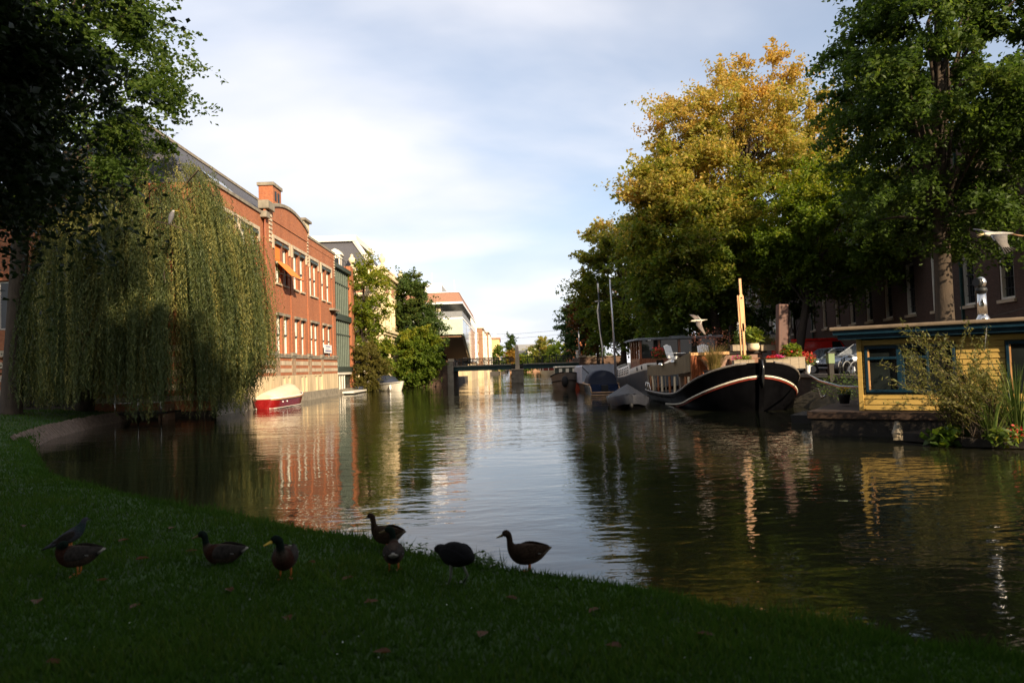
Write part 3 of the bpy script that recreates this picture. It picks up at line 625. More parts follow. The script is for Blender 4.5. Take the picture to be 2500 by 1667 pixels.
for k, (a, b_) in enumerate(((-8.98,MX-.02),(-12.4,-9.04),(-15.9,-12.46))): bxp(mo,'pale_panel',a,b_,Y0,Y0+.3,6.95,9.1,m_pale_glass)
bxp(mo,'box_core',-26,MX-.1,Y0+.32,144,6.9,9.1,m_dark_frame)
obj('glass_side', MB().poly([(MX,Y0+.1,9.1),(MX,Y0+.1,6.95),(MX,115.5,3.6),(MX,144,3.6),(MX,144,9.1)],(-.2,0,0)), glassmat('sky_glass',(.30,.36,.42),.06), mo, True)
for y in (107,): obj('glass_joint', MB().box(MX-.02,MX+.03,y,y+.12,5.2,9.1), m_lead, mo, True)
obj('side_frame', MB().bar((MX+.04,Y0+.1,6.9),(MX+.04,115.5,3.55),.25,.3), m_dark_frame, mo, True)
bxp(mo,'side_sill',MX-.3,MX+.15,115.5,145,3.25,3.6,m_white_b); bxp(mo,'corner_post',MX-.2,MX+.2,144,145,2.9,12,m_white_b)
obj('timber_underside', MB().poly([(MX-.21,Y0+.3,6.9),(MX-.21,115.5,3.5),(MX-.21,118,3.5),(MX-.21,118,6.9)],(-3.4,0,0)), m_timber_soffit, mo, True)
obj('timber_ceiling', MB().box(-26,MX-.2,Y0+.4,118,6.6,6.89), m_timber_soffit, mo, True)
bxp(mo,'lower_glazing',-24,-9.3,112,140,.9,6.6,m_glass)
for k in range(5): bxp(mo,'lower_mullion',-10.2-k*1.6,-10.05-k*1.6,111.9,112,1,6.6,m_pale_glass); 
for z in (3.1,4.7): bxp(mo,'lower_transom',-24,-9.3,111.85,111.98,z,z+.12,m_lead)
bxp(mo,'green_glass_corner',-11.2,-10.4,Y0+1,Y0+1.2,2.5,6.6,m_pale_glass)
bxp(mo,'base_wall',-24,MX+.1,118,146,-1,2.9,m_stone_y)
for x, y, h_ in ((-13.5,108,2.6),(-11,110,3.4),(-8,118,3.2)): obj('antenna', MB().tube([(x,y,13),(x,y,13+h_+1)],.04,5), m_white_b, mo, True)

# ---------------- brick flats and houses further along
def flats(name, label, x1, y0, y1, h, strips):
    t_ = thing(name, label, 'building', (x1-4, (y0+y1)/2, 0), group='brick blocks past the bridge')
    bxp(t_,'wall',x1-9,x1,y0,y1,2.4,h,m_brick_brown); bxp(t_,'base',x1-9,x1+.05,y0-.1,y1,-1,2.4,m_stone_y); bxp(t_,'roof_edge',x1-9.2,x1+.25,y0-.2,y1,h,h+.25,m_white)
    for k in range(strips):
        y = y0+2+k*(y1-y0-3)/max(1,strips-1)
        s_ = bxp(t_,'white_bay',x1,x1+.35,y,y+2.2,2.8,h-.6,m_white)
        for z in range(int((h-3.4)/2.0)): bxp(s_,'pane',x1+.35,x1+.37,y+.3,y+1.9,3.2+z*2.0,4.5+z*2.0,m_glass)
    for z in range(int((h-3)/2.4)):
        w_ = bxp(t_,'window',x1-1.6,x1-.9,y0-.06,y0-.001,3.0+z*2.4,4.7+z*2.4,m_white); bxp(w_,'pane',x1-1.5,x1-1.0,y0-.09,y0-.061,3.1+z*2.4,4.6+z*2.4,m_glass)
        w_ = bxp(t_,'window',x1-4.4,x1-2.8,y0-.06,y0-.001,3.0+z*2.4,4.7+z*2.4,m_white); bxp(w_,'pane',x1-4.3,x1-2.9,y0-.09,y0-.061,3.1+z*2.4,4.6+z*2.4,m_glass)
    return t_
flats('apartment_block', 'brown brick apartment block right behind the modern glass building', -4.4, 147, 172, 10.5, 3)
flats('apartment_block', 'brown brick apartment block between the taller brick slab and the ochre house', -3.8, 175, 205, 11.0, 4)
oh = thing('ochre_house', 'ochre rendered house with pale gable beyond the brick blocks', 'building', (-4,222,0))
bxp(oh,'wall',-12,-1.2,212,240,-1,10.6,m_ochre); bxp(oh,'roof_edge',-12.3,-.9,211.7,240.3,10.6,11.1,m_pink); bxp(oh,'chimney',-3,-2.2,218,219.4,11.1,12.8,m_white)
for y in range(6):
    for z in (3.2,6.6): w_ = bxp(oh,'window',-1.2,-1.12,214+y*4.2,215.8+y*4.2,z,z+1.9,m_white); bxp(w_,'pane',-1.12,-1.09,214.2+y*4.2,215.6+y*4.2,z+.2,z+1.7,m_glass)
fh = thing('slate_roofed_house', 'distant house with slate roof and white dormer at the end of the canal', 'building', (8,262,0))
bxp(fh,'wall',2,22,262,276,0,5.2,m_brick_brown); obj('roof', MB().poly([(1.5,261.5,5.2),(22.5,261.5,5.2),(20,268,9.2),(4,268,9.2)],(0,.2,0)).poly([(1.5,276.5,5.2),(4,268,9.2),(20,268,9.2),(22.5,276.5,5.2)],(0,.2,0)), m_slate, fh, True)
bxp(fh,'dormer',9,12.5,261,266,6.2,8.6,m_white); bxp(fh,'upper_storey',4,16,266,272,8.0,10.4,m_lead); bxp(fh,'chimney',13,14.4,265,267,9,11.6,m_white)
rb = thing('distant_brick_house', 'brick house with white roof edge showing above the dark tree past the bridge', 'building', (17,128,0))
bxp(rb,'wall',12.6,15.4,126,140,1,12.2,m_brick); bxp(rb,'roof_edge',12.4,15.6,125.8,140,12.2,12.9,m_white)
for k in range(1):
    w_ = bxp(rb,'window',13.4+k*2,14.5+k*2,125.94,125.999,8.6,10.8,m_white); bxp(w_,'pane',13.5+k*2,14.4+k*2,125.9,125.938,8.7,10.7,m_glass)

# ---------------- long dark brick building on the right bank
RB0, RBD = Vector((23.9,34,0)), Vector((5.1,32.3,0)).normalized()
rbn = Vector((-RBD.y, RBD.x, 0))
rr = thing('long_brick_building', 'long dark brown brick building with tall white-framed windows behind the trees', 'building', (28,60,0))
FR = Face(RB0, RBD, rbn)
U0, U1 = -8., 84.
wu = [-5.4+k*3.55 for k in range(25)]
wh = [(u-.62,u+.62,z0,z1) for u in wu for z0,z1 in ((4.55,7.7),(9.2,12.0)) if not 43 < u < 46]
obj('wall', wallsheet(MB(), FR.O, FR.u, FR.n, U0, U1, 1.0, 13.6, wh, .28), m_brick_dark, rr, True)
FR.bx(rr,'core',U0,U1,-9,-.32,1,13.5,m_dark_frame); FR.bx(rr,'cornice',U0,U1+.3,-.3,.35,13.6,14.0,m_stone_d); FR.bx(rr,'plinth',U0,U1,-.2,.08,1.0,2.3,m_stone_d)
FR.bx(rr,'end_wall',U0-.02,U0+.28,-9,-.01,1,13.6,m_brick_dark)
mb = MB(); a = FR.P(U0,-.1,14.0); mb.poly([FR.P(U0,.1,14.0),FR.P(U0,-3,15.6),FR.P(U0,-9,15.6),FR.P(U0,-9,14.0)], FR.u*(U1-U0)); obj('roof', mb, m_slate, rr, True)
m_muntin = M('dark_glazing_bar',(.03,.03,.035),.5)
for (a,b_,z0,z1) in wh:
    mb = MB(); t_ = .11
    for q_ in ((a,a+t_,z0,z1),(b_-t_,b_,z0,z1),(a+t_,b_-t_,z1-t_,z1),(a+t_,b_-t_,z0,z0+t_)): FR.box(mb,q_[0],q_[1],-.28,-.05,q_[2],q_[3])
    w_ = obj('window', mb, m_white, rr, True)
    FR.bx(w_,'pane',a+t_,b_-t_,-.25,-.22,z0+t_,z1-t_,m_glass)
    mb = MB(); nr = 6 if z1 < 8 else 5
    for k in range(1,4): FR.box(mb,a+t_+(b_-a-2*t_)*k/4-.015,a+t_+(b_-a-2*t_)*k/4+.015,-.218,-.18,z0+t_,z1-t_)
    for k in range(1,nr): zz = z0+(z1-z0)*k/nr; hh = .05 if k == nr//2 else .018; FR.box(mb,a+t_,b_-t_,-.216,-.17,zz-hh,zz+hh)
    obj('glazing_bars', mb, m_muntin, w_, True)
    FR.bx(w_,'sill',a-.12,b_+.12,-.05,.12,z0-.16,z0-.005,m_stone)
# doorway with two wall lanterns
FR.bx(rr,'door_surround',43.4,45.6,-.02,.22,1.2,6.6,m_stone); d_ = FR.bx(rr,'door',43.9,45.1,.21,.25,1.3,4.6,m_dark_frame); FR.bx(d_,'fanlight',43.95,45.05,.225,.26,4.7,6.2,m_glass)
for k in range(3): FR.bx(rr,'downpipe',2.2+k*28,2.32+k*28,.01,.13,1.3,13.5,m_green_iron)
m_lampglass = M('lantern_glass',(.75,.78,.75),.3,.05)
for u in (42.6,46.4):
    p0 = FR.P(u,0,4.2); t_ = thing('wall_lantern', 'black iron wall lantern beside the tall white doorway', 'lantern', p0, group='lanterns flanking the doorway')
    n_ = rbn
    obj('bracket', MB().tube([(0,0,-.5),n_*.5+Vector((0,0,-.6)),n_*.95+Vector((0,0,-.35)),n_*1.0+Vector((0,0,-.1))],.04,6), m_iron, t_)
    c = n_*1.0
    obj('glass_box', MB().rings([[(c.x+sx*w_,c.y+sy*w_,z) for sx,sy in ((-1,-1),(1,-1),(1,1),(-1,1))] for w_,z in ((.16,0),(.27,.55))], smooth=False), m_lampglass, t_)
    obj('cap', MB().rings([[(c.x+sx*w_,c.y+sy*w_,z) for sx,sy in ((-1,-1),(1,-1),(1,1),(-1,1))] for w_,z in ((.32,.55),(.2,.75),(.05,.95))], smooth=False), m_iron, t_)
# ================================================================== trees
def leaf_mesh(name, C, L, Wd, tint, droop=0., upbias=.5, T=None):
    n = len(C)
    nr = rng.normal(size=(n,3)); nr[:,2] = np.abs(nr[:,2])+upbias; nr /= np.linalg.norm(nr,axis=1)[:,None]
    if T is None:
        T = rng.normal(size=(n,3)); T[:,2] -= droop
    T = T - nr*(T*nr).sum(1)[:,None]*(.9 if droop < 2 else 0); T /= np.linalg.norm(T,axis=1)[:,None]
    B = np.cross(nr, T); B /= np.linalg.norm(B,axis=1)[:,None]+1e-9
    l, w_ = (L*(.55+.8*rng.random(n)))[:,None], (Wd*(.7+.6*rng.random(n)))[:,None]
    V = np.stack([C-T*l*.5, C+B*w_*.5-T*l*.05+nr*w_*.12, C+T*l*.5, C-B*w_*.5-T*l*.05+nr*w_*.12], 1).reshape(-1,3)
    return np_mesh(bpy.data.meshes.new(name), V, np.arange(4*n).reshape(-1,4), np.repeat(np.clip(tint,0,1),4))
def crown_clumps(c, rad, n, inner=.35, seed=0, low=-1.0):
    g = np.random.default_rng(seed); out = []
    ph = g.random(6)*6.28
    while len(out) < n:
        d = g.normal(size=3); d /= (np.abs(d)**2.4).sum()**(1/2.4)
        if d[2] < low: continue
        a = math.atan2(d[1], d[0]); k = .96+.09*math.sin(3*a+ph[0]+2*d[2])+.07*math.sin(5*a+ph[1]-3*d[2])+.07*math.sin(4*d[2]*3+ph[2])
        q_ = d*k*(inner+(1-inner)*g.random()**.55)
        if np.linalg.norm(q_) > 1.06: continue
        out.append(np.array(c)+q_*np.array(rad))
    return np.array(out)
def limbs(base, top, clumps, r0, nl, seed, lean=None):
    g = random.Random(seed); base, top = Vector(base), Vector(top); mb = MB()
    mid = base.lerp(top,.5)+Vector((g.uniform(-.2,.2),g.uniform(-.2,.2),0))
    mb.tube([base-Vector((0,0,.3)), base+Vector((0,0,.15)), base.lerp(mid,.4), mid, mid.lerp(top,.6), top], [r0*1.5,r0*1.15,r0*.95,r0*.8,r0*.55,r0*.25], 10)
    tr = mb; lb = MB()
    idx_ = g.sample(range(len(clumps)), min(nl, len(clumps)))
    for i in idx_:
        e = Vector(clumps[i]); t_ = g.uniform(.35,.95); s_ = base.lerp(mid, t_*2) if t_ < .5 else mid.lerp(top,(t_-.5)*2)
        if e.z < s_.z: s_ = base.lerp(mid, .8)
        m1 = s_.lerp(e,.45)+Vector((g.uniform(-.4,.4),g.uniform(-.4,.4),.12*(e-s_).length))
        r_ = r0*g.uniform(.22,.4); lb.tube([s_,s_.lerp(m1,.5)+Vector((0,0,.1)),m1,m1.lerp(e,.6),e], [r_,r_*.8,r_*.6,r_*.4,r_*.15], 5, False)
    return tr, lb
def tree(name, label, base, c, rad, mat, n_cl=120, per=350, leaf=.16, cr=1.0, r0=.3, nl=26, seed=1, hgrad=0., inner=.35, bark=None, group=None, flat=.6, low=-1., cat='tree', droop=.3, t0=.35, asp=.62, extra=None):
    t_ = thing(name, label, cat, base, group=group); o_ = Vector(base)
    cl = crown_clumps(c, rad, n_cl, inner, seed, low)
    if extra:                                        # a lower bough
        cl = np.concatenate([cl, crown_clumps(extra[0], extra[1], extra[2], .1, seed+7)]); n_cl = len(cl)
    g = np.random.default_rng(seed+100); n = n_cl*per
    ci = np.repeat(np.arange(n_cl), per); csz = cr*(.6+.8*g.random(n_cl))
    nt = 9                                           # leafy twigs fan out of every branch end
    td = g.normal(size=(n_cl,nt,3)); td /= np.linalg.norm(td,axis=2)[:,:,None]
    outw = cl-np.array(c); outw /= np.linalg.norm(outw,axis=1)[:,None]+1e-6
    td = td*np.array([1,1,flat])+.55*outw[:,None,:]; tl = csz[:,None]*(.6+.95*g.random((n_cl,nt)))
    ti = g.integers(0,nt,n); u_ = g.random(n)**.75; L_ = tl[ci,ti]
    C_ = cl[ci]+td[ci,ti]*(L_*u_)[:,None]+g.normal(size=(n,3))*(.17*csz[ci]*(1.1-.55*u_))[:,None]
    C_[:,2] -= .22*L_*u_**2
    ctint = g.normal(size=n_cl)*.10
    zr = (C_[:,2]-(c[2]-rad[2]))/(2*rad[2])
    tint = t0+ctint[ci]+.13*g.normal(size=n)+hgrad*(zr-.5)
    me = leaf_mesh('crown', C_-np.array(base), leaf, leaf*asp, tint, droop)
    stuff(obj('crown', me, mat, t_))
    if r0:
        tr, lb = limbs(base, (c[0]*.75+base[0]*.25, c[1]*.75+base[1]*.25, c[2]+rad[2]*.45), cl, r0, nl, seed)
        obj('trunk', tr, bark or m_bark, t_, True); stuff(obj('limbs', lb, bark or m_bark, t_, True))
    return t_
mg = leafmat('elm_leaves', [(0,(.034,.06,.013)),(.45,(.07,.112,.02)),(.8,(.125,.16,.028)),(1,(.24,.2,.03))], .48)
mgy = leafmat('yellowing_leaves', [(0,(.085,.135,.022)),(.35,(.16,.19,.028)),(.6,(.31,.27,.05)),(.85,(.50,.36,.10)),(1,(.47,.29,.07))], .48)
mgg = leafmat('yellow_green_leaves', [(0,(.06,.105,.014)),(.5,(.14,.195,.022)),(1,(.32,.29,.035))], .48)
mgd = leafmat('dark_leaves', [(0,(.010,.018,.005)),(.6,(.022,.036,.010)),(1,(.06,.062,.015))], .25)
mch = leafmat('chestnut_leaves', [(0,(.036,.066,.016)),(.5,(.07,.112,.025)),(1,(.18,.16,.03))], .45)
mrd = leafmat('reddish_leaves', [(0,(.05,.06,.01)),(.5,(.15,.055,.015)),(1,(.28,.07,.02))])
mbr = leafmat('tawny_shrub_leaves', [(0,(.05,.05,.012)),(.5,(.12,.11,.022)),(1,(.22,.17,.04))])
mor = leafmat('orange_leaves', [(0,(.10,.07,.012)),(.5,(.22,.13,.018)),(1,(.36,.18,.03))])

# right bank, front to back
R1 = tree('elm_tree', 'tall green elm on the quay behind the yellow houseboat', (17.9,28,1.2), (18.5,28,13.4), (4.2,4.2,7.2), mg, 270, 460, .20, 1.0, .36, 46, 3, .12, .3, m_bark_l, t0=.36)
tree('small_maple', 'smaller yellow-green tree on the quay behind the brown mast stump', (18.5,44,1.2), (21.2,44,10.0), (4.8,4.0,4.0), mgg, 170, 380, .22, 1.0, .26, 26, 5, .5, .3, t0=.40)
tree('golden_tree', 'big tree with golden autumn crown on the quay above the barges', (17.4,53,1.2), (19.4,53,16.0), (7.7,6,8.8), mgy, 350, 350, .26, 1.25, .42, 90, 6, .7, .3, t0=.58)
tree('yellowing_tree', 'yellowing broad tree beside the golden tree, hanging low over the wheelhouse', (15.0,47,1.2), (12.9,48.2,10.8), (4.3,4.2,6.6), mgy, 260, 300, .29, 1.25, .34, 34, 8, .75, .3, t0=.40)
tree('quay_tree', 'green tree turning yellow behind the bare aluminium mast', (12.6,73,1.2), (12.5,73,10.8), (4.4,4.6,7.0), mgy, 170, 260, .34, 1.25, .3, 24, 9, .6, .3, t0=.34)
tree('red_leaf_tree', 'small tree with rust red leaves beside the furled-sail mast', (11.4,84,1.2), (10.9,83,8.2), (2.3,2.4,4.4), mrd, 60, 240, .34, .9, .2, 12, 10, .2, .3, t0=.40)
tree('dark_quay_tree', 'dark grey-green drooping tree at the right end of the bridge', (11.8,101,1.2), (11.6,102,7.0), (3.1,3.5,4.4), mch, 80, 240, .36, 1.1, .25, 14, 12, .1, .3, t0=.2)
for k, (x, y, z, r_, lb) in enumerate(((21,66,10,4.6,'tree standing behind the yellowing tree near the long brick building'),(18,86,9.5,4.4,'tree deep behind the red-leaved tree on the quay'),(24,98,10,5,'tree closing the end of the quay street'))):
    tree('quay_tree', 'dark green '+lb, (x,y,1.2), (x,y,z), (r_,r_,6.5), mch, 90, 220, .4, 1.4, .3, 12, 20+k, .1, .25, t0=.25)
tree('street_sapling', 'slim young street tree in front of the dark facade by the lanterns', (22.0,52,1.2), (22.0,52,6.6), (1.6,1.6,1.7), mch, 26, 200, .24, .7, .09, 8, 31, .1, .2, t0=.3)
# left bank
tree('tall_park_tree', 'tall feathery tree on the lawn rising above the willow', (-22.9,32.6,.75), (-20.6,32.0,17.2), (5.6,5.4,7.2), mg, 190, 300, .24, 1.15, .42, 30, 14, .25, .3, m_bark_l, t0=.42)
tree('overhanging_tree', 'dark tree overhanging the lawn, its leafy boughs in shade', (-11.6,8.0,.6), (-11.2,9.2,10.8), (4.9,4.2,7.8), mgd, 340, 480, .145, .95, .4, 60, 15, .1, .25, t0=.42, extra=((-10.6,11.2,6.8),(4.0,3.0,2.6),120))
tree('yellow_canal_tree', 'airy yellow-green tree leaning over the water beside the glass bay', (-16.0,78,.6), (-15.0,77.2,10.4), (2.5,2.2,5.3), mgg, 80, 130, .30, .85, .2, 30, 16, .3, .35, t0=.62)
tree('chestnut_tree', 'round dense chestnut tree between the cream house and modern building', (-10.8,93,.85), (-12.2,92.4,8.9), (2.7,2.6,5.9), mch, 110, 250, .36, 1.15, .3, 14, 17, .2, .3, t0=.45, extra=((-10.3,91,6.6),(2.2,2.0,2.8),50))
tree('waterside_tree', 'bushy green and rust tree drooping to the water by the bridge abutment', (-10.9,87.2,.6), (-10.8,86.0,3.9), (2.7,1.7,3.6), mgg, 110, 230, .32, .8, .16, 14, 18, .35, .3, t0=.42)
tree('tawny_shrub', 'feathery tawny shrub hanging over the water in front of the cream house', (-14.4,76.4,.3), (-14.5,75.6,2.7), (1.75,1.6,2.7), mbr, 80, 240, .26, .6, .08, 20, 19, .1, .3, t0=.5, cat='shrub', droop=1.5, asp=.3)
tree('narrow_shrub', 'narrow upright green bush beside the cream house corner', (-13.3,80.6,.3), (-13.5,80.4,3.9), (.7,.7,2.2), mgg, 30, 200, .28, .6, .07, 8, 21, .3, .3, t0=.5, cat='shrub')
tree('poplar', 'slim dark poplar beyond the ochre house', (2.4,247,.85), (2.4,247,8), (1.7,1.7,6.6), mch, 60, 120, .55, .9, .2, 6, 22, .1, .2, t0=.3, flat=1)
tree('orange_tree', 'small orange-leaved tree in front of the ochre house by the obelisk', (2.0,226,.85), (2.0,226,4.4), (1.9,1.9,2.9), mor, 34, 120, .5, .9, .15, 6, 23, .1, .2, t0=.5)
tree('quay_maple', 'small green tree in front of the ochre house gable', (-2.0,207,.85), (-1.9,207,4.9), (1.9,1.9,3.5), mgg, 40, 120, .5, .9, .15, 6, 24, .2, .2, t0=.35)
for k, (x, y, z, r_, h_, lb) in enumerate(((12.2,236,6.4,4.6,5.6,'round olive tree at the far end of the canal'),(18.6,228,5.3,3.8,4.4,'lower yellow-green tree beside the round olive tree'),(22.5,215,5.2,3.8,4.6,'yellowish tree seen over the right half of the bridge railing'),(6.2,232,3.4,2.2,2.5,'little yellow tree below the slate roof'),(16,262,6.6,6,5.0,'hazy green tree behind the round olive tree'),(27,205,6,4,5.0,'dull green tree behind the drooping dark tree'))):
    tree('distant_tree', lb, (x,y,1.0), (x,y,z), (r_,r_,h_), (mgy,mgg,mgy,mgg,mch,mch)[k], 60, 130, .6, 1.3, .25, 6, 40+k, .25, .25, t0=.42)
# unseen trees behind the viewer, placed and sized to shade lawn and willow
for k, (x, y, s_, lb) in enumerate(((-3.5,-7.5,1.0,'behind the lawn'),(4.5,-10,1.05,'behind the lawn'),(12,-14,1.1,'behind the lawn'),(-12,-5,1.0,'behind the lawn'),(0.5,-15,1.15,'behind the lawn'),(19,-22,1.1,'behind the lawn'),(3.2,-4.0,1.14,''),(-.6,-4.6,1.36,''),(-4.2,-3.2,1.4,''),(9.5,-5.5,1.1,''))):
    o_ = dup(R1, (x,y,.6), k*1.3, 'unseen park elm placed behind the viewer to shade lawn and willow', 'unseen park elms placed for shade', s_)
hg = thing('added_hedge', 'tall dense hedge added out of view behind the elms to darken reflections', 'hedge', (-20,-34,.3)); g = np.random.default_rng(99); n = 26000  # hedge added out of view to darken window reflections and block low sky
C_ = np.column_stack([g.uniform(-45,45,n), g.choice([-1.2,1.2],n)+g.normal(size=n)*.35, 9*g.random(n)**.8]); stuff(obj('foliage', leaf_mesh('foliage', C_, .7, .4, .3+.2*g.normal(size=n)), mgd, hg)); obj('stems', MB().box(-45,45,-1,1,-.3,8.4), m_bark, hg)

# ---- weeping willow
def willow():
    base = (-21.9,37.2,.7); t_ = thing('weeping_willow', 'large weeping willow trailing its curtains of leaves into the canal', 'tree', base)
    g = np.random.default_rng(5); cx, cy = -17.9, 35.6
    C_, T_, tn = [], [], []; sk = MB()
    nb = 210
    for b_ in range(nb):
        th_ = g.random()*6.283; r_ = 5.1*math.sqrt(g.random())
        if b_ < 110: r_ = 3.0+2.3*g.random()
        x0, y0 = cx+r_*math.cos(th_), cy+.82*r_*math.sin(th_)
        ztop = 15.6-1.5*r_+g.normal()*1.1; btint = g.normal()*.17  # leaf tint differs at random from bunch to bunch
        hem = .9+1.7*g.random()**2 if x0 < -17.5 else .15+1.2*g.random()**2
        if x0 > -14.2: hem = 1.2+1.9*g.random()
        if r_ < 3: hem = max(hem, ztop-6.5)
        out = np.array([math.cos(th_), math.sin(th_)])
        if b_ < 46: sk.tube([(base[0]+.6,base[1]-.3,5.0),(cx+.25*r_*out[0]-1.2,cy+.3*r_*out[1],9.5),(x0-.4*out[0],y0-.4*out[1],ztop+.1),(x0+.3*out[0],y0+.3*out[1],ztop-.5)],[.12,.09,.04,.015],5,False)
        for s_ in range(20):
            px_, py_ = x0+g.normal()*.21, y0+g.normal()*.21; zt = ztop-abs(g.normal())*.5
            zb = hem+abs(g.normal())*.7
            if zt-zb < .6: continue
            n_ = int((zt-zb)/.075); k = np.arange(n_)/max(1,n_-1)
            arch = .75*(1-np.exp(-k*5)); sway = .12*np.sin(k*4+b_)+.05*np.sin(k*7+g.random()*6)
            P_ = np.column_stack([px_+out[0]*arch+sway+g.normal(size=n_)*.03, py_+out[1]*arch+sway*.5+g.normal(size=n_)*.03, zt-(zt-zb)*k**1.08])
            C_.append(P_); d = g.normal(size=(n_,3))*.55; d[:,2] -= 1.0; T_.append(d)
            tn.append(.38+btint+.12*g.normal()+.1*g.normal(size=n_)+.16*(zt > 9))
    C_, T_, tn = np.concatenate(C_), np.concatenate(T_), np.concatenate(tn)
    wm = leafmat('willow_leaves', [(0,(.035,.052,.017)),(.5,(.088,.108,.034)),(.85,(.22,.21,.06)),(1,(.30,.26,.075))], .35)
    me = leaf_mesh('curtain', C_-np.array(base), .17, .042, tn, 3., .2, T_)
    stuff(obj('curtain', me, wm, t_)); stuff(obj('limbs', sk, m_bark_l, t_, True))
    obj('trunk', MB().tube([(-22.6,37.4,.3),(-22.3,37.3,1.2),(-21.6,37.1,3),(-20.6,36.8,6),(-19.6,36.4,9.5)],[.62,.5,.42,.34,.2],12), m_bark_l, t_, True)
willow()
# ================================================================== boats (bow at the local origin, stern towards +y)
class Hull:
    def __init__(s, L, B, zg, bow=2.5, stern=2.0, pb=2.4, flare=.86, zb=-.5, rake=.3, tr=0.):
        s.L, s.B, s.zg, s.bow, s.st, s.pb, s.fl, s.zb, s.rake, s.tr = L, B, zg, bow, stern, pb, flare, zb, rake, tr
    def w(s, t, z=None):
        a = min(t/s.bow, 1); w_ = s.B/2*max(0., 1-(1-a)**s.pb)**.6
        b_ = min((s.L-t)/s.st, 1); w_ *= s.tr+(1-s.tr)*max(0., 1-(1-b_)**2.2)**.5
        if z is not None:
            k = max(0., min(1., z/s.zg(t))); w_ *= s.fl+(1-s.fl)*k
            if z < 0: w_ *= 1-.45*(-z/.5)
        return max(w_, .03)
    def p(s, t, z, side, off=0.):
        k = z/max(.2, s.zg(0)); y = t - s.rake*k*max(0, 1-t/s.bow)
        return Vector((side*(s.w(t, z)+off), y, z))
    def ts(s): return [0]+[s.bow*x for x in (.03,.1,.2,.35,.55,.8,1)]+[s.bow+(s.L-s.bow-s.st)*x for x in (.25,.5,.75,1)]+[s.L-s.st*x for x in (.75,.5,.3,.15,.05,0)]
    def mesh(s):
        rr = []
        for t in s.ts():
            zg = s.zg(t); zs = [zg, zg*.66, zg*.33, 0, s.zb]
            rr.append([s.p(t,z,-1) for z in zs]+[s.p(t,z,1) for z in zs[::-1]])
        return MB().rings(rr, True, False)
    def deck(s, drop=.12, inset=.04, t0=0, t1=None):
        ts = [t for t in s.ts() if t0 <= t <= (t1 or s.L)]; mb = MB()
        L_ = [s.p(t, s.zg(t), -1, -inset) - Vector((0,0,drop)) for t in ts]; R_ = [s.p(t, s.zg(t), 1, -inset)-Vector((0,0,drop)) for t in ts]; n = len(ts)
        return mb.add(L_+R_, [(k,k+1,n+k+1,n+k) for k in range(n-1)])
    def line(s, zf, r_, off=.02, t0=0, t1=None, n=26):
        mb = MB(); t1 = t1 or s.L
        for side in (-1,1):
            pts = [s.p(t0+(t1-t0)*(k/n)**1.4, zf(t0+(t1-t0)*(k/n)**1.4), side, off) for k in range(n+1)]; mb.tube(pts, r_, 6)
        return mb

# ---- the big black barge
bg_ = thing('black_barge', 'black steel barge with white bow strake, moored bow towards the lawn', 'boat', (10.5,28.7,0))
h = Hull(13.2, 5.0, lambda t: .52+1.5*math.exp(-(t/2.25)**1.35)+.18*(t/13.2)**4, bow=2.9, stern=2.6, pb=2.6, flare=.88, rake=.35)
hu = obj('hull', h.mesh(), m_black_hull, bg_); obj('deck', h.deck(.2), m_wood_d, bg_)
sf = lambda t: max(-.02, 1.5*math.exp(-(t/2.1)**1.0)-.04)
obj('white_strake', h.line(sf, .042, .03, 0, 7.2), M('white_strake_paint',(.70,.64,.50),.6,.2,9), bg_); obj('red_strake', h.line(lambda t: sf(t)-.085, .035, .02, 0, 7.0), m_red_line, bg_)
obj('gunwale', h.line(lambda t: h.zg(t), .05, 0, .1, 13.1), m_steel if False else M('worn_gunwale',(.16,.14,.12),.45,.4,8), bg_)
obj('stem_post', MB().bar((0,.06,-.4),(0,-.42,2.16),.24,.2), m_black_hull, bg_, bevel=.03)
obj('stem_chain', MB().tube([(0,-.48,2.1),(.02,-.5,1.7),(0,-.44,1.3),(.03,-.36,1.0)],[.06,.05,.06,.03],6), M('wet_chain',(.08,.08,.08),.2,.6,60,metal=.8), bg_)
# trunk cabin with tarpaulin front and varnished beam
obj('cabin', MB().box(-1.3,2.1,5.0,8.2,.3,2.45), m_tarp_b, bg_, bevel=.08)
obj('cabin_roof', MB().box(-1.42,2.22,4.85,8.3,2.45,2.56), m_wood_d, bg_)
obj('cabin_beam', MB().box(-1.5,.35,4.7,4.88,2.42,2.56), m_wood_o, bg_)
obj('cabin_post', MB().box(-1.5,-1.3,4.72,4.9,.5,2.42), m_mahog, bg_); obj('cabin_panel', MB().box(-1.28,-.3,4.8,4.99,.45,2.4), m_mahog, bg_)
obj('folded_tarp', MB().poly([(-1.1,4.55,2.3),(.6,4.3,1.2),(.9,4.35,.9),(-.2,4.5,.8)],(0,.18,0)), M('shiny_brown_tarp',(.26,.13,.08),.25,.3,7,bump=.8,bscale=7,spec=.6), bg_)
obj('fore_tarp', MB().poly([(.5,4.0,1.55),(2.2,4.0,1.5),(2.35,4.9,2.2),(.4,4.9,2.25)],(0,.05,-.4)), m_tarp_b, bg_)
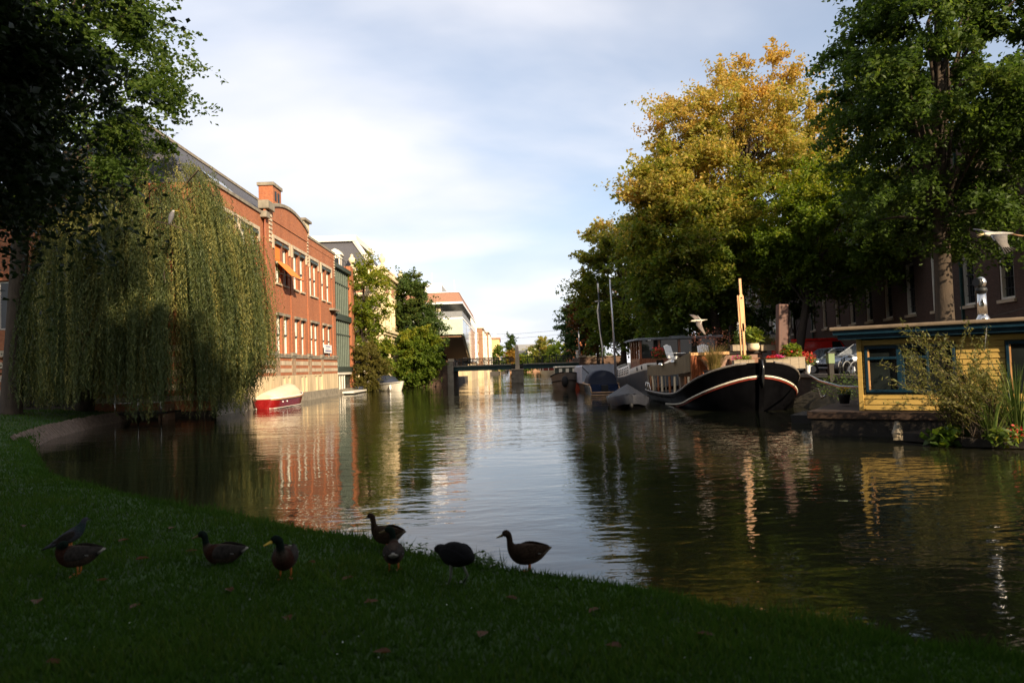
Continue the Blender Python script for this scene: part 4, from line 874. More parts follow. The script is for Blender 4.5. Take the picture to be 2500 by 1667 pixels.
# terrace with cloth windbreak on slats
fp = [(-2.35,11.0),(-2.2,9.6),(-1.95,7.6),(-1.6,5.2),(-1.5,4.95)]
def fz(k): return (1.9,1.96,2.1,2.5,2.62)[k], (1.42,1.42,1.45,1.6,1.65)[k]
mb = MB()
for k in range(4):
    (x0,y0),(x1,y1) = fp[k],fp[k+1]; mb.poly([(x0,y0,fz(k)[1]),(x1,y1,fz(k+1)[1]),(x1,y1,fz(k+1)[0]),(x0,y0,fz(k)[0])],(.04,0,0))
mb.poly([(-2.35,11.0,1.42),(-2.35,11.0,2.02),(-1.9,11.5,2.02),(-1.9,11.5,1.42)],(.03,.03,0))
obj('windbreak', mb, m_fence_cloth, bg_)
obj('terrace_floor', MB().poly([(-2.2,11,1.93),(-2.1,9.6,1.93),(-1.85,7.6,1.93),(-1.5,5.3,1.93),(1.9,5.3,1.93),(1.9,11,1.93)],(0,0,.08)), m_wood_g, bg_)
for k in range(15):
    u = k/14; i = min(3, int(u*4)); f_ = u*4-i; x0 = fp[i][0]+(fp[i+1][0]-fp[i][0])*f_; y0 = fp[i][1]+(fp[i+1][1]-fp[i][1])*f_
    obj('slat', MB().obox((x0+.05,y0,.98),(.15,-1,0),(1,.15,0),(rnd.uniform(-.04,.04),rnd.uniform(-.12,.12),1),.11 if k % 3 else .05,.02,.42), (m_wood_g,m_mahog,m_cream)[k % 3], bg_)
for y in (8.3,6.6):
    i = 2; x0 = -2.07 if y > 8 else -1.83; obj('deck_lamp', MB().lathe([(.16,0),(.15,.06),(.09,.12),(.02,.15)],(x0-.1,y,1.98 if y > 8 else 2.1),10), m_steel, bg_)
mb = MB()
for side in (-1,):
    mb.tube([h.p(t,h.zg(t),side,-.02)+Vector((0,0,.42 if 0<k<5 else .02)) for k,t in enumerate((9.6,10,11,12,12.6,13))],.03,6)
    for t in (10.4,11.4,12.3): p_ = h.p(t,h.zg(t),side,-.02); mb.tube([p_,p_+Vector((0,0,.42))],.025,5)
obj('stern_rail', mb, m_steel, bg_)
# rusty patch of bare plating near the bow shoulder is part of the paint
# ---- spars carried upright
sp = thing('upright_sweep', 'varnished orange timber sweep standing upright on the barge foredeck', 'spar', (10.85,31.2,1.3))
obj('loom', MB().box(-.045,.045,-.05,.05,0,2.45), m_wood_o, sp); obj('blade', MB().poly([(-.06,-.05,2.1),(.06,-.05,2.1),(.11,-.05,2.35),(.11,-.05,3.7),(.04,-.05,3.82),(-.04,-.05,3.82),(-.11,-.05,3.7),(-.11,-.05,2.35)],(0,.1,0)), m_wood_o, sp, bevel=.015)
obj('tip', MB().box(-.05,.05,-.04,.06,3.82,4.5), m_wood_o, sp); obj('second_plank', MB().box(-.17,-.125,-.02,.06,.6,3.75), m_wood_o, sp)
for z in (2.45,3.62): obj('bolt', MB().ell((0,-.07,z),.035,.03,.035,8,5), m_iron, sp)
sp.rotation_euler = (0, R(-1.2), 0)
st = thing('mast_stump', 'thick brown wooden mast stump rising behind the hydrangea on the barge', 'mast', (13.05,32.8,.5)); st.rotation_euler = (0, R(3), 0)
obj('post', MB().box(-.24,.24,-.2,.2,0,4.2), M('brown_painted_timber',(.115,.058,.042),.6,.25,4,stretch=(2,2,.3)), st, bevel=.05); obj('post_plank', MB().box(.27,.36,-.15,.15,.2,3.9), m_wood_d, st)

# ---- second barge with wheelhouse
b2 = thing('wheelhouse_barge', 'grey barge with mahogany wheelhouse and pale slotted bulwark behind the black barge', 'boat', (11.8,43.6,0))
h2 = Hull(15, 5.6, lambda t: 1.75-.75*min(1,t/11)+.5*max(0,(t-11)/4)**2, bow=1.6, stern=3.2, pb=2.8, flare=.93, rake=0)
obj('hull', h2.mesh(), m_grey_hull, b2); obj('deck', h2.deck(.1), m_wood_d, b2)
def band(zlo, zhi, t0, t1, off, side=-1, n=16):
    mb = MB(); a = []; b_ = []
    for k in range(n+1):
        t = t0+(t1-t0)*k/n; p_ = h2.p(t,h2.zg(t),side,off); a.append(p_+Vector((0,0,zlo))); b_.append(p_+Vector((0,0,zhi)))
    return mb.rings([a,b_,[p_+Vector((.06,0,0)) for p_ in b_],[p_+Vector((.06,0,0)) for p_ in a]], False, False)
obj('cream_bulwark', band(0,.42,.5,6.5,-.02), M('cream_bulwark_paint',(.52,.48,.40),.6,.12,4), b2)
obj('slotted_bulwark', band(0,.75,6.5,14.4,-.02), m_white, b2)
for k in range(8):
    t = 7.2+k*.75; p_ = h2.p(t,h2.zg(t),-1,.0)
    for j in range(3): obj('slot', MB().box(p_.x-.02,p_.x+.01,p_.y-.1,p_.y+.1,p_.z+.14+j*.18,p_.z+.25+j*.18), m_iron, b2)
for t in (2.0,3.6): p_ = h2.p(t,h2.zg(t),-1,.0); obj('porthole', MB().tube([p_+Vector((-.03,0,.22)),p_+Vector((.05,0,.22))],.13,10), m_iron, b2)
m_whg = glassmat('wheelhouse_glass',(.02,.022,.02),.03,.4)
wx0, wx1, wy0, wy1, wz0, wz1 = -2.75, 2.5, 2.8, 6.2, 1.55, 3.62
obj('wheelhouse_base', MB().box(wx0,wx1,wy0,wy1,wz0,2.42), m_mahog, b2)
obj('wheelhouse_interior', MB().box(wx0+1.2,wx1-.5,wy0+1.4,wy1-.5,2.42,3.0), m_mahog, b2)
for x in (wx0,-1.5,-.15,1.2,wx1-.16): obj('wheelhouse_post', MB().box(x,x+.16,wy0-.02,wy0+.14,2.42,wz1), m_mahog, b2)
for y in (wy0+.9,wy0+1.8,wy0+2.7,wy1-.16): obj('wheelhouse_post', MB().box(wx0,wx0+.14,y,y+.14,2.42,wz1), m_mahog, b2)
for x in (wx0+.2,wx1-.2): obj('wheelhouse_post', MB().box(x-.08,x+.08,wy1-.1,wy1+.03,2.42,wz1), m_mahog, b2)
for a, b_ in ((wx0+.16,-1.5),(-1.34,-.15),(.01,1.2),(1.36,wx1-.16)):
    obj('pane', MB().box(a,b_,wy0+.04,wy0+.06,2.42,wz1), m_whg, b2); obj('blind', MB().box(a+.02,b_-.02,wy0+.09,wy0+.1,3.42,wz1), m_blind, b2) if a > -1.4 else None
obj('wheelhouse_roof', MB().poly([(wx0-.45,wy0-.3,3.62),(wx0-.1,wy0-.3,3.78),(wx1+.3,wy0-.3,3.82),(wx1+.3,wy0-.3,3.66)],(0,wy1-wy0+.6,0)), m_lead, b2, bevel=.03)
obj('roof_hatch', MB().box(-.4,.5,3.3,4.2,3.8,3.9), m_lead, b2); obj('roof_lamp', MB().ell((-2.1,wy0-.25,3.6),.14,.1,.05,8,5), m_white, b2)

# ---- covered boat alongside
cb = thing('covered_boat', 'low black boat under a pitched slate-grey tarpaulin beside the black barge', 'boat', (5.75,32.0,0), R(-7))
h3 = Hull(6.4, 1.9, lambda t: .42+.35*math.exp(-(t/1.2)**1.3), bow=2.2, stern=1.0, pb=1.8, flare=.85, rake=.35, tr=.6)
obj('hull', h3.mesh(), m_black_hull, cb); 
mb = MB(); rr_ = [[(-.10,-.34,.3),(-.09,-.42,.66),(-.05,-.45,.74),(0,-.46,.77),(.05,-.45,.74),(.09,-.42,.66),(.10,-.34,.3)]]
for t, pk in ((.15,.8),(.8,.86),(1.8,.98),(2.6,1.14),(3.6,1.0),(5.0,1.0),(6.2,.8)):
    z = h3.zg(t); wl = h3.w(t)+.06; t = t-.36*max(0,1-t/2.2)-.02; sk_ = .45 if t < 1 else .25
    rr_.append([(-wl*.96,t,z-sk_),(-wl,t,z),(-wl*.55,t,(z*.45+pk*.55)-.05),(0,t,pk),(wl*.55,t,(z*.45+pk*.55)-.05),(wl,t,z),(wl*.96,t,z-sk_)])
obj('tarpaulin', MB().rings(rr_, True, False), m_tarp_d, cb)
obj('bow_fender', MB().ell((0,-.36,.25),.09,.12,.12), m_rubber, cb); obj('tie_rope', MB().tube([(-.8,2,.5),(-.95,2.6,.25),(-.9,3.4,.5)],.015,5), m_white, cb)

# ---- navy sloop, stern towards the lawn
ns = thing('navy_sloop', 'navy blue sloop with dark canopy, teak rails, outboard motor and bare aluminium mast', 'boat', (6.85,54.2,0), math.pi)
h4 = Hull(6.2, 2.1, lambda t: .75+.1*math.exp(-t), bow=2.6, stern=.5, pb=2.0, flare=.82, tr=.92)
obj('hull', h4.mesh(), m_blue_hull, ns); obj('deck', h4.deck(.15), m_teak, ns); obj('rubbing_rail', h4.line(lambda t: h4.zg(t), .05, .0, .1, 6.15), m_teak, ns)
rr_ = []
for t, hh in ((2.6,.55),(3.0,.95),(4.6,1.0),(5.6,.98)): rr_.append([(math.cos(a)*.98, t, .72+hh*math.sin(a)**.7) for a in [math.pi*k/12+1e-4 if k == 0 else (math.pi*k/12-(1e-4 if k == 12 else 0)) for k in range(13)]])
obj('canopy', MB().rings(rr_, True, False), m_canvas_b, ns)
obj('outboard', MB().box(-.22,.22,6.2,6.55,.15,.72), m_rubber, ns, bevel=.05); obj('outboard_leg', MB().box(-.08,.08,6.25,6.4,-.4,.15), m_rubber, ns)
for z, y in ((.22,6.9),(.05,7.0)): obj('swim_platform_rail', MB().tube([(-1.02,y,z),(1.02,y,z)],.045,8), m_teak, ns)
obj('swim_platform', MB().box(-.98,.98,6.22,6.9,.06,.10), m_wood_d, ns)
for sx in (-1,1): obj('platform_bracket', MB().tube([(sx*1.0,5.9,.75),(sx*.98,6.6,.5),(sx*1.0,6.95,.2)],.035,6), m_teak, ns)

obj('mast', MB().tube([(-.93,5.5,.6),(-.88,5.5,5),(-.78,5.5,8.1)],[.085,.075,.055],8), m_alu, ns); obj('spreader', MB().tube([(-1.15,5.5,3.6),(-.65,5.5,3.6)],.025,5), m_alu, ns)
# ---- tent-covered boat
tb = thing('tented_boat', 'boat hidden under a large pale grey tarpaulin tent behind the navy sloop', 'boat', (7.6,55.5,0))
h5 = Hull(7.5, 2.7, lambda t: .8, bow=2.2, stern=1, pb=2, tr=.8); obj('hull', h5.mesh(), m_taupe_hull, tb)
mb = MB(); rr_ = [[(-1.42,y,.62),(-1.4,y,1.98+dz),(-1.3,y,2.1+dz),(.9,y,2.14+dz),(1.4,y,2.05+dz),(1.42,y,.8)] for y,dz in ((.2,0),(2.5,-.06),(5,-.03),(7,-.2))]
obj('tent', MB().rings(rr_, True, False, False), m_tarp_g, tb); obj('tent_seam', MB().tube([(-1.38,.18,1.95),(-.9,.17,1.45),(-.2,.17,1.2)],.03,5), m_tarp_d, tb)

# ---- orange boat and taupe cruiser
ob = thing('orange_boat', 'small orange-red boat with pinkish fender beside the taupe cruiser', 'boat', (6.75,66,0), math.pi)
h6 = Hull(6, 1.9, lambda t: .85, bow=2.2, stern=.5, tr=.9); obj('hull', h6.mesh(), m_orange_hull, ob); obj('deck', h6.deck(.05), m_cream, ob)
obj('fender', MB().ell((.95,6.0,.5),.2,.2,.55), M('pink_fender',(.40,.09,.07),.6), ob); obj('frame_rail', MB().tube([(.3,5.6,.85),(.1,5.0,1.5),(-.6,4.6,1.5)],.03,5), m_white, ob)
tcz = thing('taupe_cruiser', 'taupe steel cruiser with white-windowed cabin and black bow fender', 'boat', (5.3,59.6,0), R(-6))
h7 = Hull(10, 2.9, lambda t: 1.05+.5*math.exp(-(t/1.6)**1.3), bow=2.4, stern=1.2, pb=2.2, rake=.3, tr=.7); obj('hull', h7.mesh(), m_taupe_hull, tcz); obj('deck', h7.deck(.1), m_cream, tcz)
obj('rub_rail', h7.line(lambda t: h7.zg(t)*.55, .05, .01, 0, 9.6), m_rubber, tcz); obj('gunwale', h7.line(lambda t: h7.zg(t), .05, 0, .05, 9.8), m_rubber, tcz)
obj('bow_fender', MB().ell((-.15,-.45,.75),.3,.25,.5), m_rubber, tcz)
obj('cabin', MB().box(-1.05,1.05,2.4,7,1.0,1.95), m_dark_frame, tcz, bevel=.06); obj('cabin_roof', MB().box(-1.2,1.2,2.2,7.2,1.95,2.05), m_white, tcz)
for x in (-.55,.05,.65): obj('cabin_window', MB().box(x-.14,x+.14,2.34,2.39,1.45,1.85), m_white, tcz)
for y in (3,4.4,5.8): obj('side_window', MB().box(-1.09,-1.055,y,y+.9,1.45,1.85), m_glass, tcz)
# ---- yacht mast with furled sail
ym = thing('furled_mast', 'thin dark yacht mast with furled white sail behind the tented boat', 'mast', (9.4,66,1.0)); ym.rotation_euler = (0,R(-1.5),0)
obj('pole', MB().tube([(0,0,-.9),(0,0,9.0)],[.1,.06],8), m_iron, ym); obj('furled_sail', MB().tube([(-.06,-.05,1.2),(.05,-.08,2.6),(-.1,-.06,4.2),(-.2,-.08,6.2),(-.05,-.06,7.0)],[.02,.09,.05,.08,.03],7), m_white, ym)
obj('spreader', MB().tube([(-.4,0,7.1),(.4,0,7.1)],.04,5), m_white, ym); obj('masthead', MB().tube([(0,-.05,7.9),(0,-.05,8.8)],.09,6), m_white, ym)
# ---- open tour boat
tbt = thing('tour_boat', 'cream open tour boat with red seats beyond the bridge', 'boat', (8.8,143,0), R(-14))
h8 = Hull(17, 4.0, lambda t: 1.1, bow=3, stern=1.5, tr=.8); obj('hull', h8.mesh(), m_cream, tbt); obj('roof', MB().box(-1.8,1.8,1.5,15,2.25,2.4), m_cream, tbt)
for k in range(9): obj('roof_post', MB().box(-1.85,-1.7,1.6+k*1.6,1.75+k*1.6,1.0,2.25), m_white, tbt); obj('seat', MB().box(-1.6,1.6,1.9+k*1.6,2.6+k*1.6,1.0,1.75), m_red_line, tbt)
for x in (-1.2,0,1.2): obj('front_post', MB().box(x-.06,x+.06,1.5,1.6,1.0,2.25), m_white, tbt)
# ---- red sloop on the left and white motor boat
rs = thing('red_sloop', 'dark red sloop under a sand tarpaulin moored below the brick building', 'boat', (-15.25,51.2,0), math.pi+R(-2), scale=.8)
h9 = Hull(8.2, 2.3, lambda t: .78+.28*math.exp(-(t/1.5)**1.2), bow=2.6, stern=1.2, pb=1.9, flare=.8, rake=.5, tr=.2)
obj('hull', h9.mesh(), m_red_hull, rs); obj('rubbing_rail', h9.line(lambda t: h9.zg(t)-.03, .075, .0, .05, 8.1), m_teak, rs); obj('gunwale', h9.line(lambda t: h9.zg(t)+.06, .045, -.06, .1, 8.1), m_white_b, rs)
obj('waterline', h9.line(lambda t: .05, .03, .012, .05, 8.1), m_white, rs)
rr_ = []
for t, pk in ((.55,1.1),(1.0,1.35),(1.5,1.75),(2.1,1.95),(4.2,1.72),(6,1.5),(7.8,1.15)):
    z = h9.zg(t)+.02; wl = max(.1,h9.w(t)-.1); rr_.append([(-wl,t,z-.05),(-wl*.93,t,z*.6+pk*.4),(-wl*.55,t,z*.18+pk*.82),(0,t,pk),(wl*.55,t,z*.18+pk*.82),(wl*.93,t,z*.6+pk*.4),(wl,t,z-.05)])
obj('tarpaulin', MB().rings(rr_, True, False), m_tarp, rs)
for t in (5.6,6.6): p_ = h9.p(t,.5,-1,.03); obj('fender_eye', MB().ell(p_,.05,.09,.07), m_white_b, rs)
wm_ = thing('white_motorboat', 'white motor boat with navy canopy moored by the cream house', 'boat', (-11.0,73.4,0), R(38))
h10 = Hull(5.4, 2.0, lambda t: .85+.2*math.exp(-t), bow=2.2, stern=.6, pb=1.9, flare=.78, rake=.5, tr=.85)
obj('hull', h10.mesh(), m_white, wm_); obj('deck', h10.deck(.05), m_white_b, wm_); obj('rubbing_rail', h10.line(lambda t: h10.zg(t)-.1, .04, .0, .05, 5.3), m_lead, wm_)
rr_ = [[(math.cos(a)*.85, t, .9+hh*math.sin(a)**.8) for a in [math.pi*max(.001,min(11.999,k))/12 for k in range(13)]] for t,hh in ((1.5,.12),(2.2,.72),(3.6,.8),(4.6,.55))]
obj('canopy', MB().rings(rr_, True, False), m_canvas_b, wm_); obj('windscreen', MB().poly([(-.7,1.75,1.1),(.7,1.75,1.1),(.55,2.05,1.5),(-.55,2.05,1.5)],(0,-.03,.01)), m_glass, wm_)
obj('fender', MB().ell((-.75,.8,.4),.1,.1,.3), m_white_b, wm_)
dk = thing('floating_dock', 'narrow pale floating dock at the foot of the glass bay', 'dock', (-15.3,70,0)); obj('planks', MB().box(-.6,.5,-1.6,5.5,.12,.28), m_white, dk); obj('float', MB().box(-.5,.4,-1.4,5.3,-.3,.12), m_wood_d, dk); obj('dock_box', MB().box(-.5,.2,4.0,5.2,.28,.6), m_canvas_b, dk)
dj = thing('railed_jetty', 'small jetty with steel railing half hidden under the willow', 'jetty', (-19.3,37.6,0)); obj('planks', MB().box(-1.4,1.5,-.8,.9,.35,.45), m_wood_d, dj)
for x in (-1.2,0,1.2): obj('rail_post', MB().tube([(x,-.7,.0),(x,-.7,1.5)],.03,6), m_steel, dj)
for z in (.95,1.5): obj('rail', MB().tube([(-1.3,-.7,z),(1.3,-.7,z)],.025,6), m_steel, dj)
obj('jetty_box', MB().box(1.0,1.5,-.6,.2,-.2,.8), m_timber_soffit, dj)
# ================================================================== yellow houseboat
HA = Vector((9.71,19.02,0)); HD = Vector((.806,-.592,0)).normalized(); HN = Vector((-HD.y, HD.x, 0)); HRZ = math.atan2(HD.y, HD.x)
def hb(px, py):                                      # photo pixel on the houseboat wall: local x and height
    d = ray(px, py); n = HN; t_ = (HA-Vector((0,0,EYE))).dot(n)/d.dot(n); p_ = Vector((0,0,EYE))+d*t_; return (p_-HA).dot(HD), p_.z
hbt = thing('yellow_houseboat', 'yellow clapboard houseboat with petrol blue trim and flat brown roof', 'houseboat', HA, HRZ)
xw0, xm0, xm1, xc1, xw1, xv1 = hb(2113,900)[0], hb(2190,900)[0], hb(2199,900)[0], hb(2262,900)[0], hb(2334,900)[0], hb(2458,900)[0]
ztop, zbot = 2.40, 1.16
XE, DEP = 8.0, 4.6
obj('hull', MB().box(-1.2,XE,-.35,DEP+.3,-.6,.46), m_wood_d, hbt); obj('deck_edge', MB().box(-1.3,XE,-.42,DEP+.35,.46,.66), M('brown_deck_fascia',(.045,.026,.016),.7,.3,3), hbt, bevel=.02)
obj('wall_core', MB().box(.03,XE,.06,DEP,.66,2.62), m_dark_frame, hbt)
PIT = .146
def board(x0, x1, z, y=0.):
    o_ = obj('board', MB().add([(x0,y+.05,z),(x1,y+.05,z),(x1,y+.05,z+PIT),(x0,y+.05,z+PIT),(x0,y-.004,z+.012),(x1,y-.004,z+.012),(x1,y+.018,z+PIT-.004),(x0,y+.018,z+PIT-.004)],[(0,1,2,3),(4,7,6,5),(0,4,5,1),(1,5,6,2),(2,6,7,3),(3,7,4,0)]), m_yellow, hbt); return o_
for k in range(13):
    z = .68+k*PIT
    if z+PIT*.6 < zbot or z > ztop-.02: segs = [(.1,XE)] if z < 1 or z > ztop-.02 else [(.1,xv1+3)]
    else: segs = [(.1,xw0-.02),(xw1+.02,xv1-.02)]
    for a, b_ in segs: board(a, b_, z)
obj('corner_board', MB().box(-.02,.1,-.03,.07,.67,2.62), m_yellow, hbt, bevel=.008)
def winframe(x0, x1, z0, z1, bars, name='window'):
    mb = MB(); t_ = .07
    for a, b_, c, d in [(x0,x0+t_,z0,z1),(x1-t_,x1,z0,z1),(x0+t_,x1-t_,z0,z0+t_),(x0+t_,x1-t_,z1-t_,z1)]+bars: mb.box(a,b_,-.06,.05,c,d)
    w_ = obj(name, mb, m_blue_trim, hbt, bevel=.01); obj('pane', MB().box(x0+t_,x1-t_,.02,.035,z0+t_,z1-t_), m_glass, w_)
    obj('inner_frame', MB().box(x0+t_,x0+t_+.035,-.03,.018,z0+t_,z1-t_), m_wood_o, w_); return w_
zt = 2.08
winframe(xw0, xw1, zbot, ztop, [(xm0,xm1+.03,zbot+.07,ztop-.07),(xw0+.07,xm0,zt-.035,zt+.035),(xc1,xc1+.06,zbot+.07,ztop-.07),(xm1+.03,xc1,zt-.035,zt+.035),(xm1+.03,xm1+.09,zbot+.07,zt-.035)])
winframe(xv1, XE-.3, zbot-.3, ztop, [(xv1+1.1,xv1+1.2,zbot-.23,ztop-.07)])
obj('fascia', MB().box(-.42,XE,-.36,DEP+.3,2.62,2.74), m_blue_trim, hbt); obj('upper_fascia', MB().box(-.52,XE,-.46,DEP+.4,2.742,2.86), m_blue_trim, hbt)
obj('roof_edge', MB().box(-.6,XE,-.54,DEP+.5,2.862,2.96), m_roof_felt, hbt, bevel=.03)
obj('hook_rope', MB().tube([(xv1-.35,-.5,2.75),(xv1-.42,-.5,2.2)],.008,5), m_lead, hbt)
sp_ = thing('stovepipe', 'shiny steel stovepipe with round cowl on the houseboat roof', 'chimney', (12.42,17.85,2.96))
obj('flashing', MB().lathe([(.17,0),(.16,.05),(.115,.16)],n=16), m_steel, sp_); obj('pipe', MB().lathe([(.11,.1),(.11,.75)],n=18), m_steel, sp_); obj('collar', MB().lathe([(.13,.74),(.14,.8),(.12,.86)],n=16), m_iron, sp_)
mb = MB(); mb.ell((0,0,1.0),.13,.13,.15,16,9); obj('cowl', mb, m_steel, sp_); obj('cowl_mouth', MB().tube([(-.06,-.03,1.0),(-.17,-.06,1.0)],[.12,.11],12), m_iron, sp_)
obj('roof_wire', MB().tube([(12.4,17.8,3.0),(13.5,17.0,3.35),(15,16.2,4.2)],.008,4), m_iron, sp_, True)

# low dock, crates and pots left of the houseboat
ld = thing('low_dock', 'low dark timber dock between the barge and the houseboat', 'dock', (11.3,22.9,0), HRZ); obj('frame', MB().box(-1.6,1.6,-.9,.9,-.3,.22), m_wood_d, ld)
for k in range(7): obj('plank', MB().box(-1.62,1.62,-.9+k*.26,-.66+k*.26,.22,.27), m_wood_d, ld)
sh = thing('sloping_bank', 'dark overgrown bank of rubble below the parked cars', 'bank', (14,25,0))
mb = MB(); g_ = random.Random(4)
bank = []
for y in range(20,32):
    bank.append([(15.4+.12*(24-y)*.8-(1-f)*2.4+g_.uniform(-.15,.15), y, -.2+f*1.5+g_.uniform(-.12,.12)) for f in (0,.25,.5,.75,1)])
obj('soil', MB().rings(bank, False, False), M('dark_bank_soil',(.035,.03,.02),.95,.4,4,bump=.6), sh, True)
def cloud(parent, name, c, r_, n, L, asp, mat, t0=.5, droop=.3, up=.5, sd=1):
    g = np.random.default_rng(sd); d = g.normal(size=(n,3)); d /= np.linalg.norm(d,axis=1)[:,None]
    C_ = np.array(c)+d*np.array(r_)*(g.random(n)**.45)[:,None]
    return stuff(obj(name, leaf_mesh(name, C_, L, L*asp, t0+.2*g.normal(size=n), droop, up), mat, parent))
cloud(sh,'weeds',(.2,1.5,.9),(1.6,4.5,.7),1800,.11,.5,mch,.35,0,.5,61)
m_pink_f = leafmat('pink_petals', [(0,(.45,.03,.14)),(.6,(.62,.06,.25)),(1,(.7,.2,.3))], .25); m_red_f = leafmat('red_petals', [(0,(.42,.02,.02)),(.6,(.58,.04,.04)),(1,(.68,.16,.10))], .25)
m_white_f = leafmat('white_petals', [(0,(.7,.7,.66)),(1,(.8,.8,.78))], .25); m_yel_f = leafmat('yellow_petals', [(0,(.7,.45,.02)),(1,(.8,.6,.05))], .25)
m_lime = leafmat('lime_leaves', [(0,(.06,.10,.012)),(.5,(.15,.20,.02)),(1,(.30,.32,.05))]); m_grass_t = leafmat('tawny_grass', [(0,(.08,.08,.02)),(.5,(.20,.16,.05)),(1,(.34,.22,.08))])
def box_planter(t_, w_, d_, h_, mat):
    o_ = obj('box', MB().box(-w_/2,w_/2,-d_/2,d_/2,0,h_), mat, t_, bevel=.012); obj('rim', MB().box(-w_/2-.02,w_/2+.02,-d_/2-.02,d_/2+.02,h_,h_+.025), mat, t_)
    for k in range(2): obj('batten', MB().box(-w_/2+.3*w_+k*.4*w_,-w_/2+.3*w_+k*.4*w_+.03,-d_/2-.015,-d_/2-.002,.01,h_-.01), mat, t_)
def planter(label, px0, px1, pybot, pytop, Y, d_, mat, plants, name='flower_box'):
    a, b_ = D(px0,pybot,Y), D(px1,pybot,Y); h_ = (D((px0+px1)/2,pytop,Y)-D((px0+px1)/2,pybot,Y)).z; w_ = (b_-a).length
    t_ = thing(name, label, 'planter', ((a.x+b_.x)/2, Y, min(a.z,b_.z)), math.atan2(0,1)); box_planter(t_, w_, d_, h_, mat)
    for k, (nm, mt, dx, dz, rx, rz, n, L, asp, t0) in enumerate(plants): cloud(t_, nm, (dx*w_,0,h_+dz), (rx*w_,d_*.6,rz), int(n*1.4), L*1.15, asp, mt, t0, .2, .6, sum(map(ord,label)) % 97+k)
    return t_
planter('wooden flower box of magenta and lime plants on the barge bow beside the sweep',1790,1840,897,879,29.5,.3,m_wood_g,[('foliage',m_lime,0,.08,.5,.15,260,.09,.5,.5),('blossom',m_pink_f,-.3,.12,.25,.12,70,.06,.9,.5)])
planter('wooden flower box of red and magenta geraniums on the barge bow by the stem',1868,1926,893,877,29.4,.3,m_wood_g,[('foliage',m_lime,0,.04,.48,.08,160,.08,.6,.4),('blossom',m_pink_f,.05,.12,.3,.09,90,.06,.9,.4),('blossom',m_red_f,-.1,.12,.42,.09,110,.06,.9,.5)])
planter('tall grey timber planter of red hydrangea on the barge side',1909,1960,899,872,30.2,.55,m_wood_g,[('foliage',m_lime,0,.3,.5,.32,240,.2,.75,.5),('blossom',m_red_f,-.05,.26,.62,.22,190,.07,.9,.5)])
planter('grey trough of silvery shrubs on the barge cabin roof',1855,1900,855,842,33.6,.4,m_wood_g,[('foliage',mbr,0,.22,.5,.28,420,.09,.25,.5)])
planter('grey trough of white daisies and dry stems on the barge cabin roof',1786,1820,856,842,33.6,.4,m_wood_g,[('foliage',mch,.1,.35,.45,.5,320,.1,.4,.4),('blossom',m_white_f,.3,.75,.35,.5,200,.085,.95,.5)])
t_ = thing('potted_yucca', 'round pale pot with spiky lime leaves behind the upright sweep', 'plant pot', D(1840,856,33.4)); obj('pot', MB().lathe([(.18,0),(.26,.06),(.29,.2),(.25,.32),(.26,.35)],n=14), m_cream, t_); cloud(t_,'leaves',(0,0,.75),(.5,.5,.4),240,.36,.28,m_lime,.6,.1,.4,72)
t_ = thing('hanging_geranium', 'red and orange flowers spilling from a white vase beside the hydrangea planter', 'plant pot', D(1973,912,30.4)); obj('vase', MB().lathe([(.07,0),(.09,.1),(.12,.38),(.13,.4)],n=12), m_white_b, t_); cloud(t_,'foliage',(.05,0,.6),(.4,.3,.3),300,.1,.7,m_lime,.4,.4,.4,73); cloud(t_,'blossom',(-.02,-.05,.72),(.42,.3,.28),260,.075,.9,m_red_f,.75,.3,.4,74)
t_ = thing('ornamental_grass', 'big tuft of tawny ornamental grass on the barge deck beside the cabin', 'plant', (9.75,32.2,1.15), scale=1.4); obj('tub', MB().lathe([(.3,0),(.36,.35),(.38,.4)],n=14), m_wood_d, t_)
def tuft(parent, name, c, n, hgt, spread, w_, mat, sd, seg=4, bend=1.0):
    g = random.Random(sd); V, Fc, tn = [], [], []
    for _ in range(n):
        a = g.uniform(0,6.283); b0 = Vector(c)+Vector((math.cos(a),math.sin(a),0))*g.uniform(0,spread*.25); L = hgt*g.uniform(.55,1.1); sp_ = spread*g.uniform(.2,1); sd_ = Vector((-math.sin(a),math.cos(a),0))*w_*.5; tt = g.uniform(.1,.9); o_ = len(V)
        for s_ in range(seg+1):
            k = s_/seg; p_ = b0+Vector((math.cos(a),math.sin(a),0))*sp_*k**1.7*bend+Vector((0,0,L*(k-.28*bend*k**3))); wv = sd_*(1-k*.92); V += [tuple(p_-wv),tuple(p_+wv)]; tn += [tt,tt]
        for s_ in range(seg): Fc.append((o_+2*s_,o_+2*s_+1,o_+2*s_+3,o_+2*s_+2))
    return stuff(obj(name, np_mesh(bpy.data.meshes.new(name), np.array(V), np.array(Fc), np.array(tn)), mat, parent))
tuft(t_,'blades',(0,0,.35),420,1.25,.85,.016,m_grass_t,81); cloud(t_,'seed_heads',(0,.3,1.45),(.8,.5,.4),360,.06,.35,leafmat('rosy_seed_heads',[(0,(.14,.05,.035)),(1,(.30,.13,.09))]),.5,0,.3,82)
t_ = thing('potted_geranium', 'pot of crimson geraniums beside the white garden chair', 'plant pot', (8.75,39.0,1.95)); obj('pot', MB().lathe([(.16,0),(.22,.3),(.24,.32)],n=12), m_wood_d, t_); cloud(t_,'foliage',(0,0,.65),(.5,.4,.4),420,.11,.6,mch,.5,.2,.5,83); cloud(t_,'blossom',(-.05,-.12,.8),(.5,.35,.36),150,.09,.9,m_red_f,.25,.2,.5,84)
